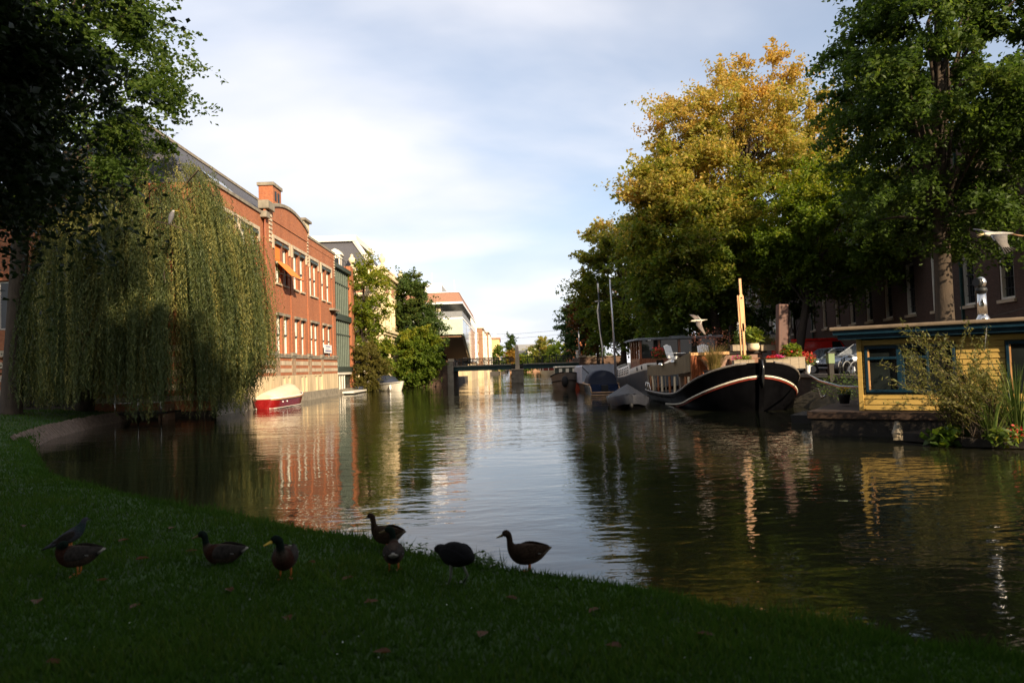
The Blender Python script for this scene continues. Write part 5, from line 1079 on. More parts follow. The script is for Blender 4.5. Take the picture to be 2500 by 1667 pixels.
t_ = thing('yellow_marigolds', 'small pot of yellow marigolds on the low dock', 'plant pot', D(2062,985,21.2)); obj('pot', MB().lathe([(.13,0),(.17,.26),(.18,.28)],n=12), m_wood_d, t_); cloud(t_,'foliage',(0,0,.35),(.2,.2,.14),90,.08,.6,mch,.5,.2,.5,85); cloud(t_,'blossom',(-.02,-.08,.42),(.16,.1,.12),34,.055,.95,m_yel_f,.5,0,.5,86)

# adirondack chairs
def chair(loc, rz, label):
    t_ = thing('garden_chair', label, 'chair', loc, rz)
    for k in range(6): x = -.25+k*.1; hh = .72+.10*(1-abs(k-2.5)/2.5); obj('back_slat', MB().obox((x*1.05,.28+hh*.16,.28+hh/2),(1,0,0),(0,1,-.35),(0,.35,1),.042,.012,hh/2), m_white_b, t_)
    for k in range(5): obj('seat_slat', MB().obox((0,-.25+k*.11,.36-.02*k),(1,0,0),(0,1,-.15),(0,.15,1),.28,.045,.012), m_white_b, t_)
    for sx in (-1,1):
        obj('armrest', MB().box(sx*.36-.06,sx*.36+.06,-.42,.32,.55,.58), m_white_b, t_, bevel=.01); obj('front_leg', MB().box(sx*.3-.02,sx*.3+.02,-.34,-.24,0,.55), m_white_b, t_); obj('rear_leg', MB().bar((sx*.27,-.3,.34),(sx*.27,.5,.02),.03,.1), m_white_b, t_)
    return t_
chair((9.35,38.0,2.05), R(38), 'white slatted garden chair on the barge terrace beside the geraniums'); chair((11.2,38.8,2.02), R(-8), 'white slatted garden chair half hidden behind the barge cabin beam')
# mooring lines
for k, (mt, dz, lb) in enumerate(((M('pale_rope',(.45,.52,.52),.8),0,'pale mooring rope running from the barge bow to the houseboat'),(M('orange_rope',(.55,.20,.10),.8),-.05,'orange mooring rope running from the barge bow to the houseboat'))):
    pts = [D(1964,908,30.0),D(2000,928+k*3,27.5),D(2050,942+k*3,23.5),D(2100,944+k,19.6)]
    tag(obj('mooring_rope', MB().tube([Vector(p_) for p_ in pts],.022,6), mt), lb, 'rope')
tag(obj('mooring_chain', MB().tube([D(1980,945,30.2),D(1998,950,28.5),D(2006,972,26.5),D(2016,965,25.5)],.035,6), m_steel), 'slack steel chain hanging from the barge shoulder to the bank', 'chain')
bxw = thing('grey_green_post_box', 'square green post with dark lid in front of the silver car', 'post', D(2029,918,30.5)); obj('post', MB().box(-.1,.1,-.1,.1,-.3,.55), m_wood_d, bxw); obj('box', MB().box(-.14,.14,-.14,.14,.55,1.0), M('sage_green_paint',(.16,.22,.11),.6), bxw, bevel=.02); obj('lid', MB().box(-.16,.16,-.16,.16,1.0,1.05), m_iron, bxw)

# scrub, reeds and leaves growing on the raft before the houseboat
ft = thing('floating_garden', 'dark floating raft overgrown with plants before the houseboat', 'raft', (11.6,16.3,0)); 
obj('raft', MB().poly([(9.9,17.4,.02),(10.4,15.9,.02),(13.5,13.6,.02),(14.5,15.4,.02),(11.2,18.1,.02)],(0,0,.2)), m_wood_d, ft, True)
def scrub():
    t_ = thing('willow_scrub', 'sprawling willow scrub with thin twigs in front of the houseboat windows', 'shrub', (11.1,16.2,.2)); g = random.Random(9); tw = MB(); C_, T_, tn = [], [], []
    for k in range(120):
        b0 = Vector((g.uniform(10.4,12.2), g.uniform(15.6,16.9), .2)); px, py = g.uniform(2130,2420), g.uniform(790,1000)
        if k < 5: px, py = ((2195,775),(2150,880),(2200,850),(2360,775),(2240,800))[k]
        if k > 55: px = g.uniform(2290,2440); py = g.uniform(880,1000)
        e = D(px,py,g.uniform(15.2,17.0)); m1 = b0.lerp(e,.55)+Vector((g.uniform(-.1,.1),g.uniform(-.1,.1),.18)); pts = [b0.lerp(m1,.5)*1.0, m1, m1.lerp(e,.5)+Vector((0,0,.05)), e]; pts = [b0]+pts
        tw.tube(pts,[.008,.007,.005,.004,.002],4,False)
        for s_ in range(85):
            u = .22+.78*s_/85*1.0; f_ = u*4; i = min(3,int(f_)); p_ = pts[i].lerp(pts[i+1],f_-i); ax = (pts[i+1]-pts[i]).normalized()
            C_.append(p_+Vector((g.gauss(0,.035),g.gauss(0,.035),g.gauss(0,.03)))); T_.append(ax*.8+Vector((g.gauss(0,.6),g.gauss(0,.6),g.gauss(0,.6)))); tn.append(.45+.2*g.gauss(0,1))
    C_ = np.array([tuple(p_-Vector((11.1,16.2,.2))) for p_ in C_]); T_ = np.array([tuple(p_) for p_ in T_])
    stuff(obj('leaves', leaf_mesh('leaves', C_, .10, .026, np.array(tn), 3., .3, T_), leafmat('scrub_leaves',[(0,(.045,.055,.014)),(.5,(.12,.125,.028)),(1,(.26,.20,.05))],.3), t_)); stuff(obj('twigs', tw, m_bark_l, t_, True))
scrub()
rd_ = thing('reed_clump', 'clump of tall green reeds at the right of the willow scrub', 'reeds', (11.25,15.5,.2)); m_reed = leafmat('reed_blades',[(0,(.04,.07,.015)),(.5,(.09,.14,.03)),(1,(.20,.22,.06))],.35)
tuft(rd_,'blades',(.2,.0,0),120,2.2,.8,.03,m_reed,91,6,.9); tuft(rd_,'blades',(-.35,.1,0),70,1.6,.9,.026,m_reed,92,6,1.1)
bl = thing('butterbur', 'clump of big round yellow-green leaves drooping to the water by the houseboat', 'plant', (10.25,16.5,.2)); cloud(bl,'leaves',(.05,-.25,.0),(.55,.35,.3),110,.26,.95,leafmat('butterbur_leaves',[(0,(.025,.05,.01)),(.6,(.06,.10,.015)),(1,(.20,.22,.03))]),.4,.6,.3,95)
rf = thing('red_begonia', 'small plant with red flowers among the reeds', 'plant', (10.95,15.2,.2)); cloud(rf,'foliage',(0,0,.1),(.5,.3,.25),150,.14,.7,mg,.6,.3,.4,96); cloud(rf,'blossom',(.15,-.1,.2),(.2,.15,.18),36,.06,.9,m_red_f,.5,.2,.4,97)
sk = thing('pale_sack', 'crumpled pale plastic sack at the edge of the floating raft', 'sack', D(2192,1066,17.0), scale=.75); mb = MB(); g_ = random.Random(3); mb.rings([[(.17*s_*math.cos(a)*g_.uniform(.7,1.2),.12*s_*math.sin(a)*g_.uniform(.7,1.2),z) for a in [6.283*k/9 for k in range(9)]] for s_,z in ((.9,-.1),(1,.12),(.8,.3),(.5,.42),(.35,.5))], smooth=False); obj('sack', mb, M('stained_plastic',(.24,.20,.14),.5,.4,6), sk)
# ================================================================== vehicles
def car(name, label, loc, rz, mat, st, L=4.3, W_=1.75, cat='car', glass_to=None):
    """st: stations (x, z_belt, z_roof); front at +x"""
    t_ = thing(name, label, cat, loc, rz)
    def ring(x, zt, w_, zb=.28): return [(x,-w_*.92,zb),(x,-w_,zb+.18),(x,-w_,zt-.16),(x,-w_*.94,zt-.03),(x,-w_*.8,zt),(x,w_*.8,zt),(x,w_*.94,zt-.03),(x,w_,zt-.16),(x,w_,zb+.18),(x,w_*.92,zb)]
    wf = lambda x: W_/2*(1-.16*max(0,(abs(x)-L/2+.5)/.5)**2)
    obj('body', MB().rings([ring(x,zb_,wf(x),.28 if abs(x) < L/2-.1 else .4) for x,zb_,zr in st]), mat, t_)
    cab = [(x,zb_,zr) for x,zb_,zr in st if zr > zb_-.001]
    obj('greenhouse', MB().rings([[(x,-wf(x)*.93,zb_-.03),(x,-wf(x)*.78-.04*(zr-zb_ < .1),zr-.03),(x,wf(x)*.78,zr-.03),(x,wf(x)*.93,zb_-.03)] for x,zb_,zr in cab], True, True), m_glass, t_)
    rf_ = [(x,zb_,zr) for x,zb_,zr in cab if zr > zb_+.3]
    obj('roof', MB().rings([[(x,-wf(x)*.80,zr-.05),(x,-wf(x)*.72,zr+.01),(x,wf(x)*.72,zr+.01),(x,wf(x)*.80,zr-.05)] for x,zb_,zr in rf_], True, True), mat, t_)
    for s_ in (-1,1):
        (xa,za,ra),(xb,zb2,rb_) = cab[0],rf_[0]; mbp = MB(); mbp.bar((xa,s_*wf(xa)*.92,za-.02),(xb,s_*wf(xb)*.8,rb_-.02),.07,.06); (xa,za,ra),(xb,zb2,rb_) = cab[-1],rf_[-1]; mbp.bar((xa,s_*wf(xa)*.92,za-.02),(xb,s_*wf(xb)*.8,rb_-.02),.12,.08)
        xm = (rf_[0][0]+rf_[-1][0])/2; mbp.bar((xm,s_*W_/2*.94,cab[1][1]-.02),(xm,s_*W_/2*.8,rf_[len(rf_)//2][2]-.03),.09,.05); obj('pillars', mbp, mat, t_)
        for x in (L/2-.82,-L/2+.8):
            w_ = obj('wheel', MB().tube([(x,s_*(W_/2-.2),.32),(x,s_*(W_/2+.01),.32)],.32,18), m_rubber, t_); obj('rim', MB().tube([(x,s_*(W_/2),.32),(x,s_*(W_/2+.025),.32)],.19,14), m_alu, w_)
            obj('wheel_arch', MB().tube([(x,s_*(W_/2-.1),.36),(x,s_*(W_/2+.004),.36)],.39,18), m_rubber, t_)
        obj('headlight', MB().ell((L/2-.12,s_*W_*.36,.68),.12,.16,.09,8,5), m_lampglass, t_); obj('tail_light', MB().box(-L/2-.01,-L/2+.1,s_*W_*.38-.1,s_*W_*.38+.1,.75,.95), m_red_van, t_)
        obj('mirror', MB().ell((cab[1][0]-.1,s_*(W_/2+.06),cab[1][1]+.05),.07,.1,.07,8,5), mat, t_)
    return t_
suv = [(2.15,.62,.5),(2.05,.82,.7),(1.3,.98,.9),(1.1,1.0,1.0),(.35,1.03,1.5),(-.4,1.05,1.56),(-1.3,1.05,1.52),(-1.95,1.06,1.06),(-2.1,.9,.8),(-2.15,.6,.5)]
sed = [(2.15,.55,.4),(2.0,.72,.6),(1.0,.85,.8),(.85,.86,.86),(.1,.9,1.36),(-.6,.92,1.4),(-1.2,.93,1.3),(-1.75,.95,.95),(-2.1,.85,.7),(-2.15,.55,.4)]
car('parked_car', 'silver people carrier parked with its nose to the canal behind the green post', (17.3,32.8,1.21), math.pi, m_silver, suv)
car('parked_car', 'blue-grey hatchback parked between the silver car and red van', (17.0,36.4,1.21), math.pi+R(4), m_greycar, sed)
car('parked_car', 'pale car parked far along the quay beside the yellowing tree', (15.6,70,1.21), math.pi+R(10), m_silver, sed); car('parked_car', 'dark car parked far along the quay beyond the pale car', (15.8,64,1.21), math.pi, m_greycar, sed)
vn = thing('red_van', 'bright red delivery van parked behind the cars', 'van', (20.6,46,1.21), R(2))
def vr(x, zt, w_, zb=.35): return [(x,-w_,zb),(x,-w_,zt-.25),(x,-w_*.93,zt-.06),(x,-w_*.8,zt),(x,w_*.8,zt),(x,w_*.93,zt-.06),(x,w_,zt-.25),(x,w_,zb)]
obj('body', MB().rings([vr(-2.5,2.05,.9),(vr(-2.45,2.12,.95)),vr(.9,2.15,.95),vr(1.25,2.1,.95),vr(1.75,1.45,.93),vr(2.4,1.2,.9),vr(2.5,.9,.85)]), m_red_van, vn)
obj('cab_window', MB().poly([(.75,-.965,1.3),(1.62,-.965,1.3),(1.25,-.965,1.9),(.75,-.965,1.9)],(0,.02,0)), m_glass, vn); obj('rear_window', MB().box(-1.9,-.6,-.962,-.945,1.3,1.9), m_dark_frame, vn) if False else None
obj('windscreen', MB().poly([(1.68,-.8,1.5),(1.68,.8,1.5),(1.3,.75,2.02),(1.3,-.75,2.02)],(.05,0,.04)), m_glass, vn); obj('side_rail', MB().box(-2.4,.7,-.985,-.95,1.15,1.19), m_red_line, vn); obj('roof_gutter', MB().box(-2.4,1.1,-.96,-.93,1.96,1.99), m_red_line, vn)
for x in (-1.6,1.6):
    for s_ in (-1,1): w_ = obj('wheel', MB().tube([(x,s_*.75,.33),(x,s_*.97,.33)],.33,16), m_rubber, vn); obj('rim', MB().tube([(x,s_*.96,.33),(x,s_*.99,.33)],.18,12), m_alu, w_)

# ---- bicycles
def bicycle(label, loc, rz, group):
    t_ = thing('bicycle', label, 'bicycle', loc, rz, group)
    for x in (-.52,.52):
        w_ = obj('wheel', MB().tube([(x+.33*math.cos(a),0,.34+.33*math.sin(a)) for a in [6.2832*k/20 for k in range(21)]],.02,6,False), m_rubber, t_); mb = MB()
        for k in range(8): mb.bar((x,0,.34),(x+.32*math.cos(k*.785),0,.34+.32*math.sin(k*.785)),.004,.004)
        obj('spokes', mb, m_steel, w_)
    fr = MB(); 
    for a, b_ in (((-.52,.34),(-.15,.34)),((-.15,.34),(.38,.78)),((-.15,.34),(-.24,.85)),((-.52,.34),(-.22,.75)),((-.22,.75),(.36,.82)),((.36,.9),(.52,.34))): fr.tube([(a[0],0,a[1]),(b_[0],0,b_[1])],.017,6)
    obj('frame', fr, m_iron, t_); obj('handlebar', MB().tube([(.2,-.28,1.0),(.34,-.22,1.03),(.36,0,1.0),(.34,.22,1.03),(.2,.28,1.0)],.014,6), m_steel, t_); obj('saddle', MB().ell((-.26,0,.92),.14,.08,.04,10,5), m_rubber, t_); obj('mudguard', MB().tube([(-.52+.37*math.cos(a),0,.34+.37*math.sin(a)) for a in [.4+k*.3 for k in range(9)]],.02,5), m_lead, t_)
    return t_
b0 = bicycle('bicycle leaning on the bridge railing', (-5.4,BY+.45,2.45), .05, 'bicycles along the bridge railing')
for k in range(1,8): dup(b0, (-5.4+k*.82+rnd.uniform(-.1,.1),BY+.45+rnd.uniform(0,.3),2.45), rnd.choice((0,math.pi))+rnd.uniform(-.3,.3), 'bicycle leaning on the bridge railing', 'bicycles along the bridge railing')
for k, (px, py, Y, rz) in enumerate(((2085,930,31.2,.6),(2060,936,31.6,.9),(2112,938,30.8,.4))): p_ = D(px,py,Y); dup(b0, (p_.x,p_.y,1.21), rz, 'dark bicycle parked on the bank beside the houseboat', 'bicycles on the bank by the houseboat')
# ---- lamp post and wires at the bridge
lp = thing('bridge_lamp_post', 'slim grey lamp post at the right end of the bridge', 'lamp post', (9.75,BY+1.2,2.4)); obj('pole', MB().tube([(0,0,0),(0,0,3),(0,0,7)],[.11,.08,.06],8), m_alu, lp); obj('base', MB().box(-.2,.2,-.2,.2,0,1.1), m_lead, lp); obj('control_box', MB().box(-.45,-.15,-.1,.1,.6,1.6), m_white, lp); obj('lamp_head', MB().ell((-.35,0,7.05),.35,.12,.07,8,5), m_lead, lp); obj('arm', MB().tube([(0,0,7),(-.3,0,7.08)],.03,5), m_alu, lp)
for k, (z, y) in enumerate(((6.5,BY+2),(6.05,BY+5))): tag(obj('overhead_wire', MB().tube([(-8.6,y,z+.2),(-4,y,z-.05),(2,y,z-.1),(6,y,z+.1),(9.75,y,z+.4)],.014,4), m_iron), ('upper','lower')[k]+' tram wire strung across the canal above the bridge', 'wire')
# hedge block and dark gate at the far left
hd = thing('clipped_hedge', 'dark clipped hedge in front of the striped brick wall', 'hedge', (-25,38,.9)); 
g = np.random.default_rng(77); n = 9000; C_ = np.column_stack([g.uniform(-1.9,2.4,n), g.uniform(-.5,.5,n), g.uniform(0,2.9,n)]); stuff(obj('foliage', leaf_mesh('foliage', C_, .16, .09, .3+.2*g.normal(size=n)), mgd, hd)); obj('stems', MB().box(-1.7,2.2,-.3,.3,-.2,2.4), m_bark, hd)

# ================================================================== birds
m_plum = colmat('plumage', .9, .45, 45, .04)
def bird_mesh(rings_, n=14, turn=0., turn_from=99, tilt=0.):
    """rings: (x, y, z, half width, half height, colour) along the spine, tail to head"""
    P_ = [Vector(r_[:3]) for r_ in rings_]; V, Fc, Cc = [], [], []; m_ = len(P_)
    for i, r_ in enumerate(rings_):
        t_ = (P_[min(i+1,m_-1)]-P_[max(i-1,0)]).normalized(); a = Vector((0,1,0)); b_ = t_.cross(a); b_.normalize(); a = b_.cross(t_)
        for k in range(n):
            an = 6.2832*k/n; p_ = P_[i]+a*math.cos(an)*r_[3]+b_*math.sin(an)*r_[4]
            if turn and i >= turn_from:
                f_ = min(1,(i-turn_from+1)/3); pv = P_[turn_from]; d = p_-pv; an2 = turn*f_; d = Vector((d.x*math.cos(an2)-d.y*math.sin(an2), d.x*math.sin(an2)+d.y*math.cos(an2), d.z)); p_ = pv+d
            V.append(tuple(p_)); c = r_[5]
            if len(r_) > 6 and b_.z*math.sin(an) < -.35: c = r_[6]
            if len(r_) > 6 and b_.z*math.sin(an) > 1.1: c = r_[5]
            Cc.append((*c,1))
    for i in range(m_-1):
        for k in range(n): Fc.append((i*n+k,i*n+(k+1)%n,(i+1)*n+(k+1)%n,(i+1)*n+k))
    Fc += [tuple(range(n))[::-1], tuple((m_-1)*n+k for k in range(n))]
    me = bpy.data.meshes.new('body'); me.from_pydata(V,[],Fc); at = me.attributes.new('Col','FLOAT_COLOR','POINT'); at.data.foreach_set('color', np.array(Cc,np.float32).ravel()); me.polygons.foreach_set('use_smooth',[True]*len(Fc)); me.update(); return me
def sub(o_): m = o_.modifiers.new('smooth','SUBSURF'); m.levels = 1; m.render_levels = 1; return o_
m_bill_y = M('yellow_bill',(.45,.30,.03),.5); m_bill_d = M('olive_bill',(.14,.10,.03),.5); m_leg_o = M('orange_leg',(.50,.14,.02),.6); m_leg_g = M('grey_green_leg',(.10,.11,.08),.6); m_wing_bar = M('pale_wing_bar',(.16,.15,.14),.7); m_eye = M('eye',(.01,.01,.01),.2)
m_wing_b = M('mottled_brown_wing',(.030,.019,.012),.9,.6,38,stretch=(1,1,2),spec=.04); m_wing_g = M('grey_wing',(.034,.029,.025),.9,.4,30,spec=.04)
HB, GN, CH, GY, WH, BK = (.026,.016,.010), (.007,.013,.009), (.03,.013,.008), (.05,.036,.026), (.26,.24,.2), (.008,.008,.008)
def duck(label, loc, rz, male=False, turn=0., sit=False, tuck=False, sc=1.0, bill=None, grp='mallards on the lawn'):
    t_ = thing('mallard_duck', label, 'duck', loc, rz, None, sc); t_.scale = (sc*.77, sc*.9, sc); dz = -.075 if sit else 0.
    hc, bc, fl, tc_, rc = (GN,CH,GY,WH,BK) if male else (HB,HB,(.042,.027,.017),(.09,.07,.05),HB)
    rg = [(-.285,0,.205+dz,.008,.006,tc_),(-.255,0,.20+dz,.035,.012,tc_),(-.21,0,.188+dz,.055,.03,rc if male else tc_),(-.15,0,.172+dz,.085,.065,fl),(-.06,0,.160+dz,.108,.088,fl),(.03,0,.160+dz,.108,.094,fl),(.105,0,.170+dz,.094,.092,bc),(.155,0,.198+dz,.070,.070,bc)]
    if tuck: rg += [(.165,0,.232+dz,.045,.045,bc),(.15,.01,.262+dz,.04,.038,hc),(.115,.02,.275+dz,.038,.034,hc),(.07,.03,.268+dz,.028,.026,hc)]
    else: rg += [(.182,0,.236+dz,.044,.046,GY if male else bc),(.188,0,.272+dz,.033,.034,hc),(.190,0,.305+dz,.033,.035,hc),(.200,0,.335+dz,.037,.038,hc),(.225,0,.352+dz,.036,.034,hc),(.252,0,.346+dz,.028,.028,hc),(.27,0,.338+dz,.016,.018,hc)]
    sub(obj('body', bird_mesh(rg, 14, turn, 8), m_plum, t_))
    if not tuck:
        c_, s_ = math.cos(turn), math.sin(turn); pv = Vector((.182,0,.236+dz)); rot = lambda p_: pv+Vector(((p_[0]-pv.x)*c_-(p_[1])*s_, (p_[0]-pv.x)*s_+p_[1]*c_, p_[2]-pv.z))
        mbb = MB(); mbb.rings([[rot((x,w_*math.cos(a),z+dz+h_*math.sin(a))) for a in [6.2832*k/8 for k in range(8)]] for x,z,w_,h_ in ((.262,.336,.015,.016),(.29,.328,.014,.011),(.318,.320,.017,.007),(.335,.316,.010,.004))]); obj('bill', mbb, bill or m_bill_d, t_)
        for sy in (-1,1): p_ = rot((.238,sy*.030,.352+dz)); obj('eye', MB().ell(p_,.005,.005,.005,6,5), m_eye, t_)
    for sy in (-1,1):
        V = []; wr = []
        for x, zc, hh, off in ((.10,.185,.035,.090),(.04,.195,.062,.100),(-.05,.20,.066,.102),(-.13,.203,.05,.082),(-.20,.208,.03,.05),(-.262,.214,.008,.02)): wr.append([(x,sy*(off+.012*math.cos(a))*(1-.35*max(0,math.sin(a))),zc+dz+hh*math.sin(a)) for a in [6.2832*k/8 for k in range(8)]])
        sub(obj('wing', MB().rings(wr), m_wing_g if male else m_wing_b, t_)); obj('speculum', MB().obox((-.12,sy*.092,.180+dz),(1,0,.12),(0,1,0),(0,0,1),.022,.003,.005), m_wing_bar, t_)
        if not sit:
            obj('leg', MB().tube([(-.02,sy*.04,.10),(-.025,sy*.045,.05),(-.015,sy*.045,.008)],[.014,.008,.008],6), m_leg_o, t_); obj('foot', MB().poly([(-.02,sy*.045,.004),(.05,sy*.045-.03,.004),(.055,sy*.045,.004),(.05,sy*.045+.03,.004)],(0,0,.006)), m_leg_o, t_)
    return t_
def on_lawn(px, py):
    z = .45
    for _ in range(6): p_ = G(px,py,z); z = float(lawn_z(np.array([[p_.x,p_.y]]))[0])
    return Vector((p_.x,p_.y,z))
W_L = math.pi                                        # facing the left bank
duck('plump mallard preening with its head tucked in, the pigeon at its back', on_lawn(188,1405), W_L+.25, True, tuck=True, sc=1.05)
duck('brown mallard hunkered low in the grass with its tail tip pale', on_lawn(545,1376), W_L+.12, True, sit=True, sc=1.05)
duck('mallard facing the lawn with a bright yellow bill turned aside', on_lawn(697,1412), -math.pi/2+.1, True, turn=-.9, sc=1.08, bill=m_bill_y)
duck('grey-backed mallard facing the water with its head turned aside', on_lawn(962,1395), math.pi/2+.15, True, turn=1.2, sc=.98)
duck('slim brown duck standing at the grass edge behind the grey-backed mallard', on_lawn(945,1345), W_L-.3, False, sc=1.0)
duck('brown female duck in profile at the shore past the low green weeds', on_lawn(1288,1396), W_L+.12, False, sc=1.06, sit=False)
duck('dark duck close by in the shaded grass apart from the flock', Vector((2.72,3.42,.5)), .5, False, sc=1.0, sit=True)
ct = thing('coot', 'black coot walking on long legs, head bowed to the grass', 'coot', on_lawn(1113,1428), W_L-.8, scale=1.2)
sub(obj('body', bird_mesh([(-.19,0,.20,.02,.015,BK),(-.14,0,.21,.06,.05,BK),(-.06,0,.215,.085,.085,BK),(.03,0,.21,.085,.09,BK),(.09,0,.205,.06,.07,BK),(.13,0,.215,.04,.045,BK),(.165,0,.225,.033,.035,BK),(.195,0,.215,.028,.028,BK),(.215,0,.205,.014,.015,BK)]), m_plum, ct)); obj('bill', MB().tube([(.21,0,.205),(.245,0,.185)],[.011,.003],6), m_white, ct)
for sy in (-1,1):
    obj('leg', MB().tube([(-.01,sy*.045,.15),(-.04+.03*sy,sy*.05,.07),(.02*sy,sy*.05,.008)],[.013,.008,.008],6), m_leg_g, ct); obj('foot', MB().poly([(.02*sy-.02,sy*.05,.004),(.02*sy+.06,sy*.05-.03,.004),(.02*sy+.06,sy*.05+.03,.004)],(0,0,.006)), m_leg_g, ct); sub(obj('wing', MB().rings([[(x,sy*(off+.01*math.cos(a)),zc+hh*math.sin(a)) for a in [6.2832*k/8 for k in range(8)]] for x,zc,hh,off in ((.08,.22,.03,.075),(0,.23,.055,.082),(-.09,.225,.045,.07),(-.17,.21,.012,.03))]), M('sooty_wing',(.012,.012,.013),.9,spec=.04), ct))
pg = thing('pigeon', 'slate grey pigeon standing tall at the preening duck\'s back', 'pigeon', on_lawn(172,1352), .25, scale=1.12); PG = (.055,.055,.065)
sub(obj('body', bird_mesh([(-.23,0,.055,.03,.006,BK),(-.16,0,.085,.035,.014,PG),(-.09,0,.115,.05,.04,PG),(-.01,0,.15,.06,.06,PG),(.05,0,.185,.055,.06,PG),(.085,0,.225,.038,.042,(.03,.045,.045)),(.10,0,.26,.025,.027,(.03,.045,.045)),(.11,0,.29,.023,.024,PG),(.128,0,.302,.02,.02,PG),(.145,0,.298,.01,.011,PG)]), m_plum, pg)); obj('bill', MB().tube([(.143,0,.297),(.17,0,.287)],[.006,.002],6), m_iron, pg)
for sy in (-1,1): obj('leg', MB().tube([(.0,sy*.025,.10),(.005,sy*.025,.005)],.006,6), m_leg_o, pg); sub(obj('wing', MB().rings([[(x,sy*(off+.008*math.cos(a)),zc+hh*math.sin(a)) for a in [6.2832*k/8 for k in range(8)]] for x,zc,hh,off in ((.06,.19,.025,.05),(0,.17,.045,.056),(-.08,.13,.035,.045),(-.17,.08,.01,.02))]), m_wing_g, pg))
# ---- birds in flight
def wing(parent, pts, mat, th_=.012):                # pts: (lead, trail) pairs from root to tip
    V, Fc = [], []; m_ = len(pts)
    for a, b_ in pts: V += [Vector(a)+Vector((0,0,th_)), Vector(b_)+Vector((0,0,.002)), Vector(b_)-Vector((0,0,.002)), Vector(a)-Vector((0,0,th_))]
    for i in range(m_-1):
        for k in range(4): Fc.append((i*4+k,i*4+(k+1)%4,(i+1)*4+(k+1)%4,(i+1)*4+k))
    Fc += [(3,2,1,0), tuple((m_-1)*4+k for k in range(4))]
    return obj('wing', MB().add(V,Fc,True), mat, parent)
def feathers(parent, tips, mat, w_=.02):
    for a, b_ in tips: obj('feather', MB().obox((Vector(a)+Vector(b_))/2, Vector(b_)-Vector(a), Vector((0,1,.3)), Vector((1,0,0)), (Vector(b_)-Vector(a)).length/2, w_, .003), mat, parent)
m_bill_h = M('horn_bill',(.45,.36,.18),.5); m_leg_h = M('dull_orange_leg',(.38,.22,.11),.6); m_gullw = M('pale_gull_feathers',(.60,.55,.45),.7,.12,12); m_gulld = M('brown_gull_feathers',(.15,.12,.10),.7,.3,14); m_hergw = M('blue_grey_heron_feathers',(.38,.36,.34),.7,.2,10); m_hergd = M('slate_heron_feathers',(.13,.115,.10),.7,.3,12)
gu = thing('flying_gull', 'pale gull flying past the barge wheelhouse with wings half lowered', 'gull', D(1705,783,29), math.pi-.2); GW = (.62,.56,.44)
sub(obj('body', bird_mesh([(-.38,0,.03,.04,.008,GW),(-.25,0,.02,.045,.02,GW),(-.12,0,.0,.065,.055,GW),(.02,0,-.01,.075,.07,GW),(.12,0,-.01,.065,.06,GW),(.2,0,.0,.045,.045,GW),(.26,0,.0,.04,.04,GW),(.31,0,-.005,.025,.026,GW)]), m_plum, gu)); obj('bill', MB().tube([(.305,0,-.008),(.38,0,-.035)],[.014,.005],6), m_bill_d, gu)
wing(gu,[((.12,-.05,.02),(-.12,-.05,.03)),((.22,-.18,.17),(-.06,-.18,.12)),((.30,-.30,.26),(.02,-.32,.22)),((.34,-.45,.30),(.16,-.5,.30))],m_gulld); wing(gu,[((.1,.05,.0),(-.14,.05,.0)),((.12,.2,-.18),(-.12,.2,-.18)),((-.02,.32,-.38),(-.16,.34,-.36)),((-.18,.42,-.6),(-.24,.44,-.58))],m_gulld)
for sy in (-1,1): obj('wing_bar', MB().tube([(-.13,sy*.06,.03 if sy < 0 else 0),(-.06,sy*.18,.13 if sy < 0 else -.17),(.0 if sy < 0 else -.15,sy*.32,.23 if sy < 0 else -.36)],.014,5), m_gullw, gu)
he = thing('flying_heron', 'grey heron flying with open bill above the houseboat roof', 'heron', D(2437,572,16), math.pi-.1, scale=1.1)
sub(obj('body', bird_mesh([(-.30,0,.0,.06,.012,(.40,.36,.28)),(-.2,0,.0,.06,.03,(.36,.34,.3)),(-.08,0,.0,.065,.05,(.36,.34,.32)),(.06,0,-.005,.07,.06,(.4,.38,.34)),(.16,0,-.01,.055,.06,(.5,.47,.4)),(.21,0,.0,.04,.045,(.55,.52,.44)),(.25,0,.02,.03,.034,(.6,.57,.5)),(.29,0,.022,.02,.022,(.6,.57,.5))]), m_plum, he))
for a, b_ in (((.285,0,.03),(.44,0,.005)),((.285,0,.015),(.43,0,-.03))): obj('bill', MB().tube([a,b_],[.012,.002],6), m_bill_h, he)
wing(he,[((.14,-.05,.02),(-.16,-.05,.02)),((.16,-.2,.09),(-.14,-.22,.08)),((.12,-.36,.16),(-.12,-.4,.12)),((.22,-.5,.22),(.0,-.55,.2))],m_hergw); wing(he,[((.16,.05,-.01),(-.16,.05,-.0)),((.2,.18,-.1),(-.06,.2,-.09)),((.17,.26,-.22),(-.0,.3,-.24)),((.13,.32,-.34),(-.02,.36,-.36))],m_hergd)
wing(he,[((.2,.09,-.04),(-.1,.09,-.03)),((.21,.15,-.1),(-.02,.17,-.1)),((.2,.2,-.16),(.06,.22,-.15))],m_hergw); feathers(he,[((.14-.035*k,.33,-.33),(.12-.05*k,.4,-.48+.02*k)) for k in range(5)],m_hergd)
for sy in (-1,1): obj('leg', MB().tube([(-.28,sy*.02,-.02),(-.42,sy*.02,-.05),(-.5,sy*.02,-.06)],[.014,.01,.006],6), m_leg_h, he)
ph = thing('perched_heron', 'grey heron hunched on a branch in the willow', 'heron', D(419,548,30.6), .4); HG = (.13,.125,.13)
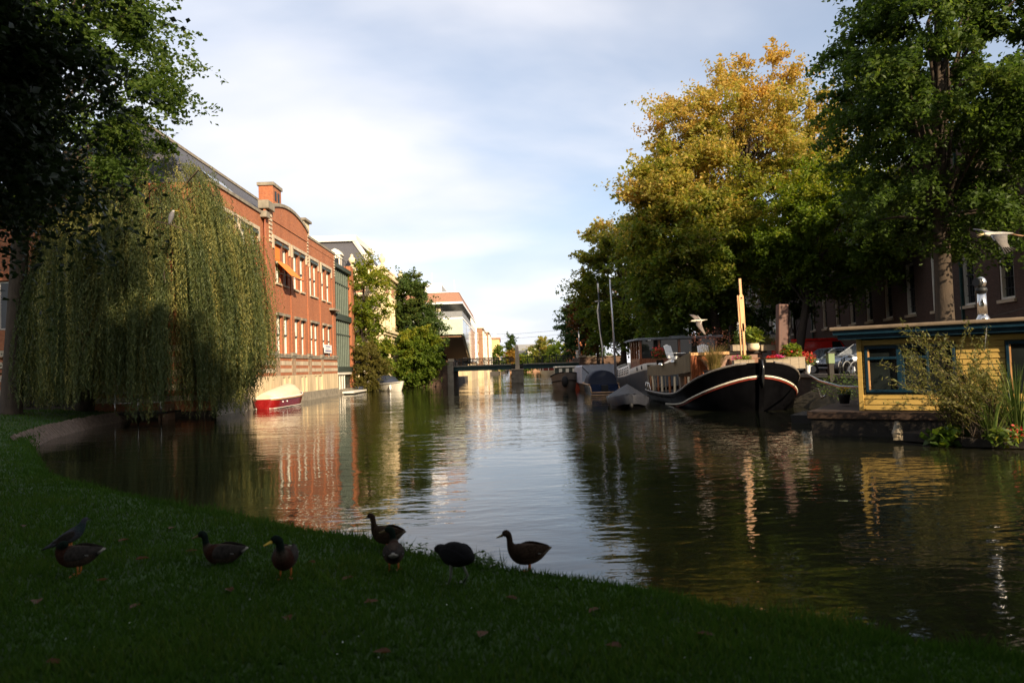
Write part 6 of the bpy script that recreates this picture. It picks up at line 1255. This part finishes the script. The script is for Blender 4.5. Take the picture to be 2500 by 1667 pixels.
sub(obj('body', bird_mesh([(-.1,0,-.02,.03,.02,HG),(-.07,0,.12,.09,.08,HG),(-.02,0,.3,.13,.12,HG),(.02,0,.45,.12,.11,HG),(.05,0,.54,.075,.07,(.14,.13,.13)),(.08,0,.6,.06,.055,(.35,.33,.3)),(.14,0,.62,.03,.03,(.3,.28,.25))]), m_plum, ph)); obj('bill', MB().tube([(.15,0,.62),(.32,0,.6)],[.02,.004],6), m_bill_y, ph); obj('perch_branch', MB().tube([(-.6,.1,.12),(0,0,-.02),(.9,.1,-.35)],[.03,.025,.012],5), m_bark_l, ph)
for sy in (-1,1): obj('leg', MB().tube([(-.02,sy*.04,.12),(0,sy*.04,-.02)],.012,5), m_leg_g, ph)

# ================================================================== small things on the lawn
lf = leafmat('fallen_leaf',[(0,(.10,.038,.012)),(1,(.2,.08,.02))]); g_ = random.Random(21)
for k, (px, py) in enumerate(((300,1326),(130,1630),(935,1605),(630,1250),(470,1352),(250,1425),(345,1372),(1640,1375),(330,1490),(905,1480),(60,1290),(420,1295),(760,1380),(850,1420),(1250,1470),(1450,1500),(1180,1560),(700,1520),(560,1450),(90,1480),(1500,1590),(1720,1560))):
    p_ = on_lawn(px,py); a = g_.uniform(0,6.28); V = [];
    n = 10; sx = g_.uniform(.5,.75); mb = MB(); rr_ = [(.05*(1+.15*g_.uniform(-1,1))*math.cos(6.283*i/n)*(1.25 if i == 0 else 1), .05*sx*(1+.25*g_.uniform(-1,1))*math.sin(6.283*i/n)) for i in range(n)]
    mb.add([(0,0,.0)]+[(x*math.cos(a)-y*math.sin(a), x*math.sin(a)+y*math.cos(a), .45*abs(y)+.006*g_.random()) for x,y in rr_], [(0,1+i,1+(i+1)%n) for i in range(n)])
    mb.v = [(x,y,z+.03) for x,y,z in mb.v]; o_ = obj('fallen_leaf', mb, lf); o_.location = p_; tag(o_, 'curled brown fallen leaf lying in the short grass', 'leaf', 'fallen leaves on the lawn')
pl = thing('shore_weeds', 'low bright green weeds at the lawn edge between the ducks', 'plant', on_lawn(1085,1372))
g = np.random.default_rng(31); C_ = []
for k in range(46):
    u = k/45; px = 1000+215*u; p_ = on_lawn(px+g.normal()*6, 1352+.19*(px-1000)+g.normal()*5)-pl.location; hh = .05+.10*g.random()
    for j in range(8): C_.append(np.array(p_)+np.array([g.normal()*.025,g.normal()*.025,hh*(j+1)/8]))
C_ = np.array(C_); stuff(obj('leaves', leaf_mesh('leaves', C_, .055, .028, .5+.15*g.normal(size=len(C_)), 0, .8), leafmat('weed_leaves',[(0,(.03,.065,.01)),(1,(.07,.13,.02))]), pl))
ds = [on_lawn(g_.uniform(0,1900), g_.uniform(1400,1640)) for k in range(20)]; C_ = np.array([tuple(p_+Vector((0,0,.035))) for p_ in ds])
o_ = stuff(obj('clover_flecks', leaf_mesh('clover_flecks', C_, .015, .011, np.full(len(C_),.5), 0, 1.), m_white_f)); o_['label'] = 'tiny pale petals and feathers scattered over the lawn'; o_['category'] = 'petals'
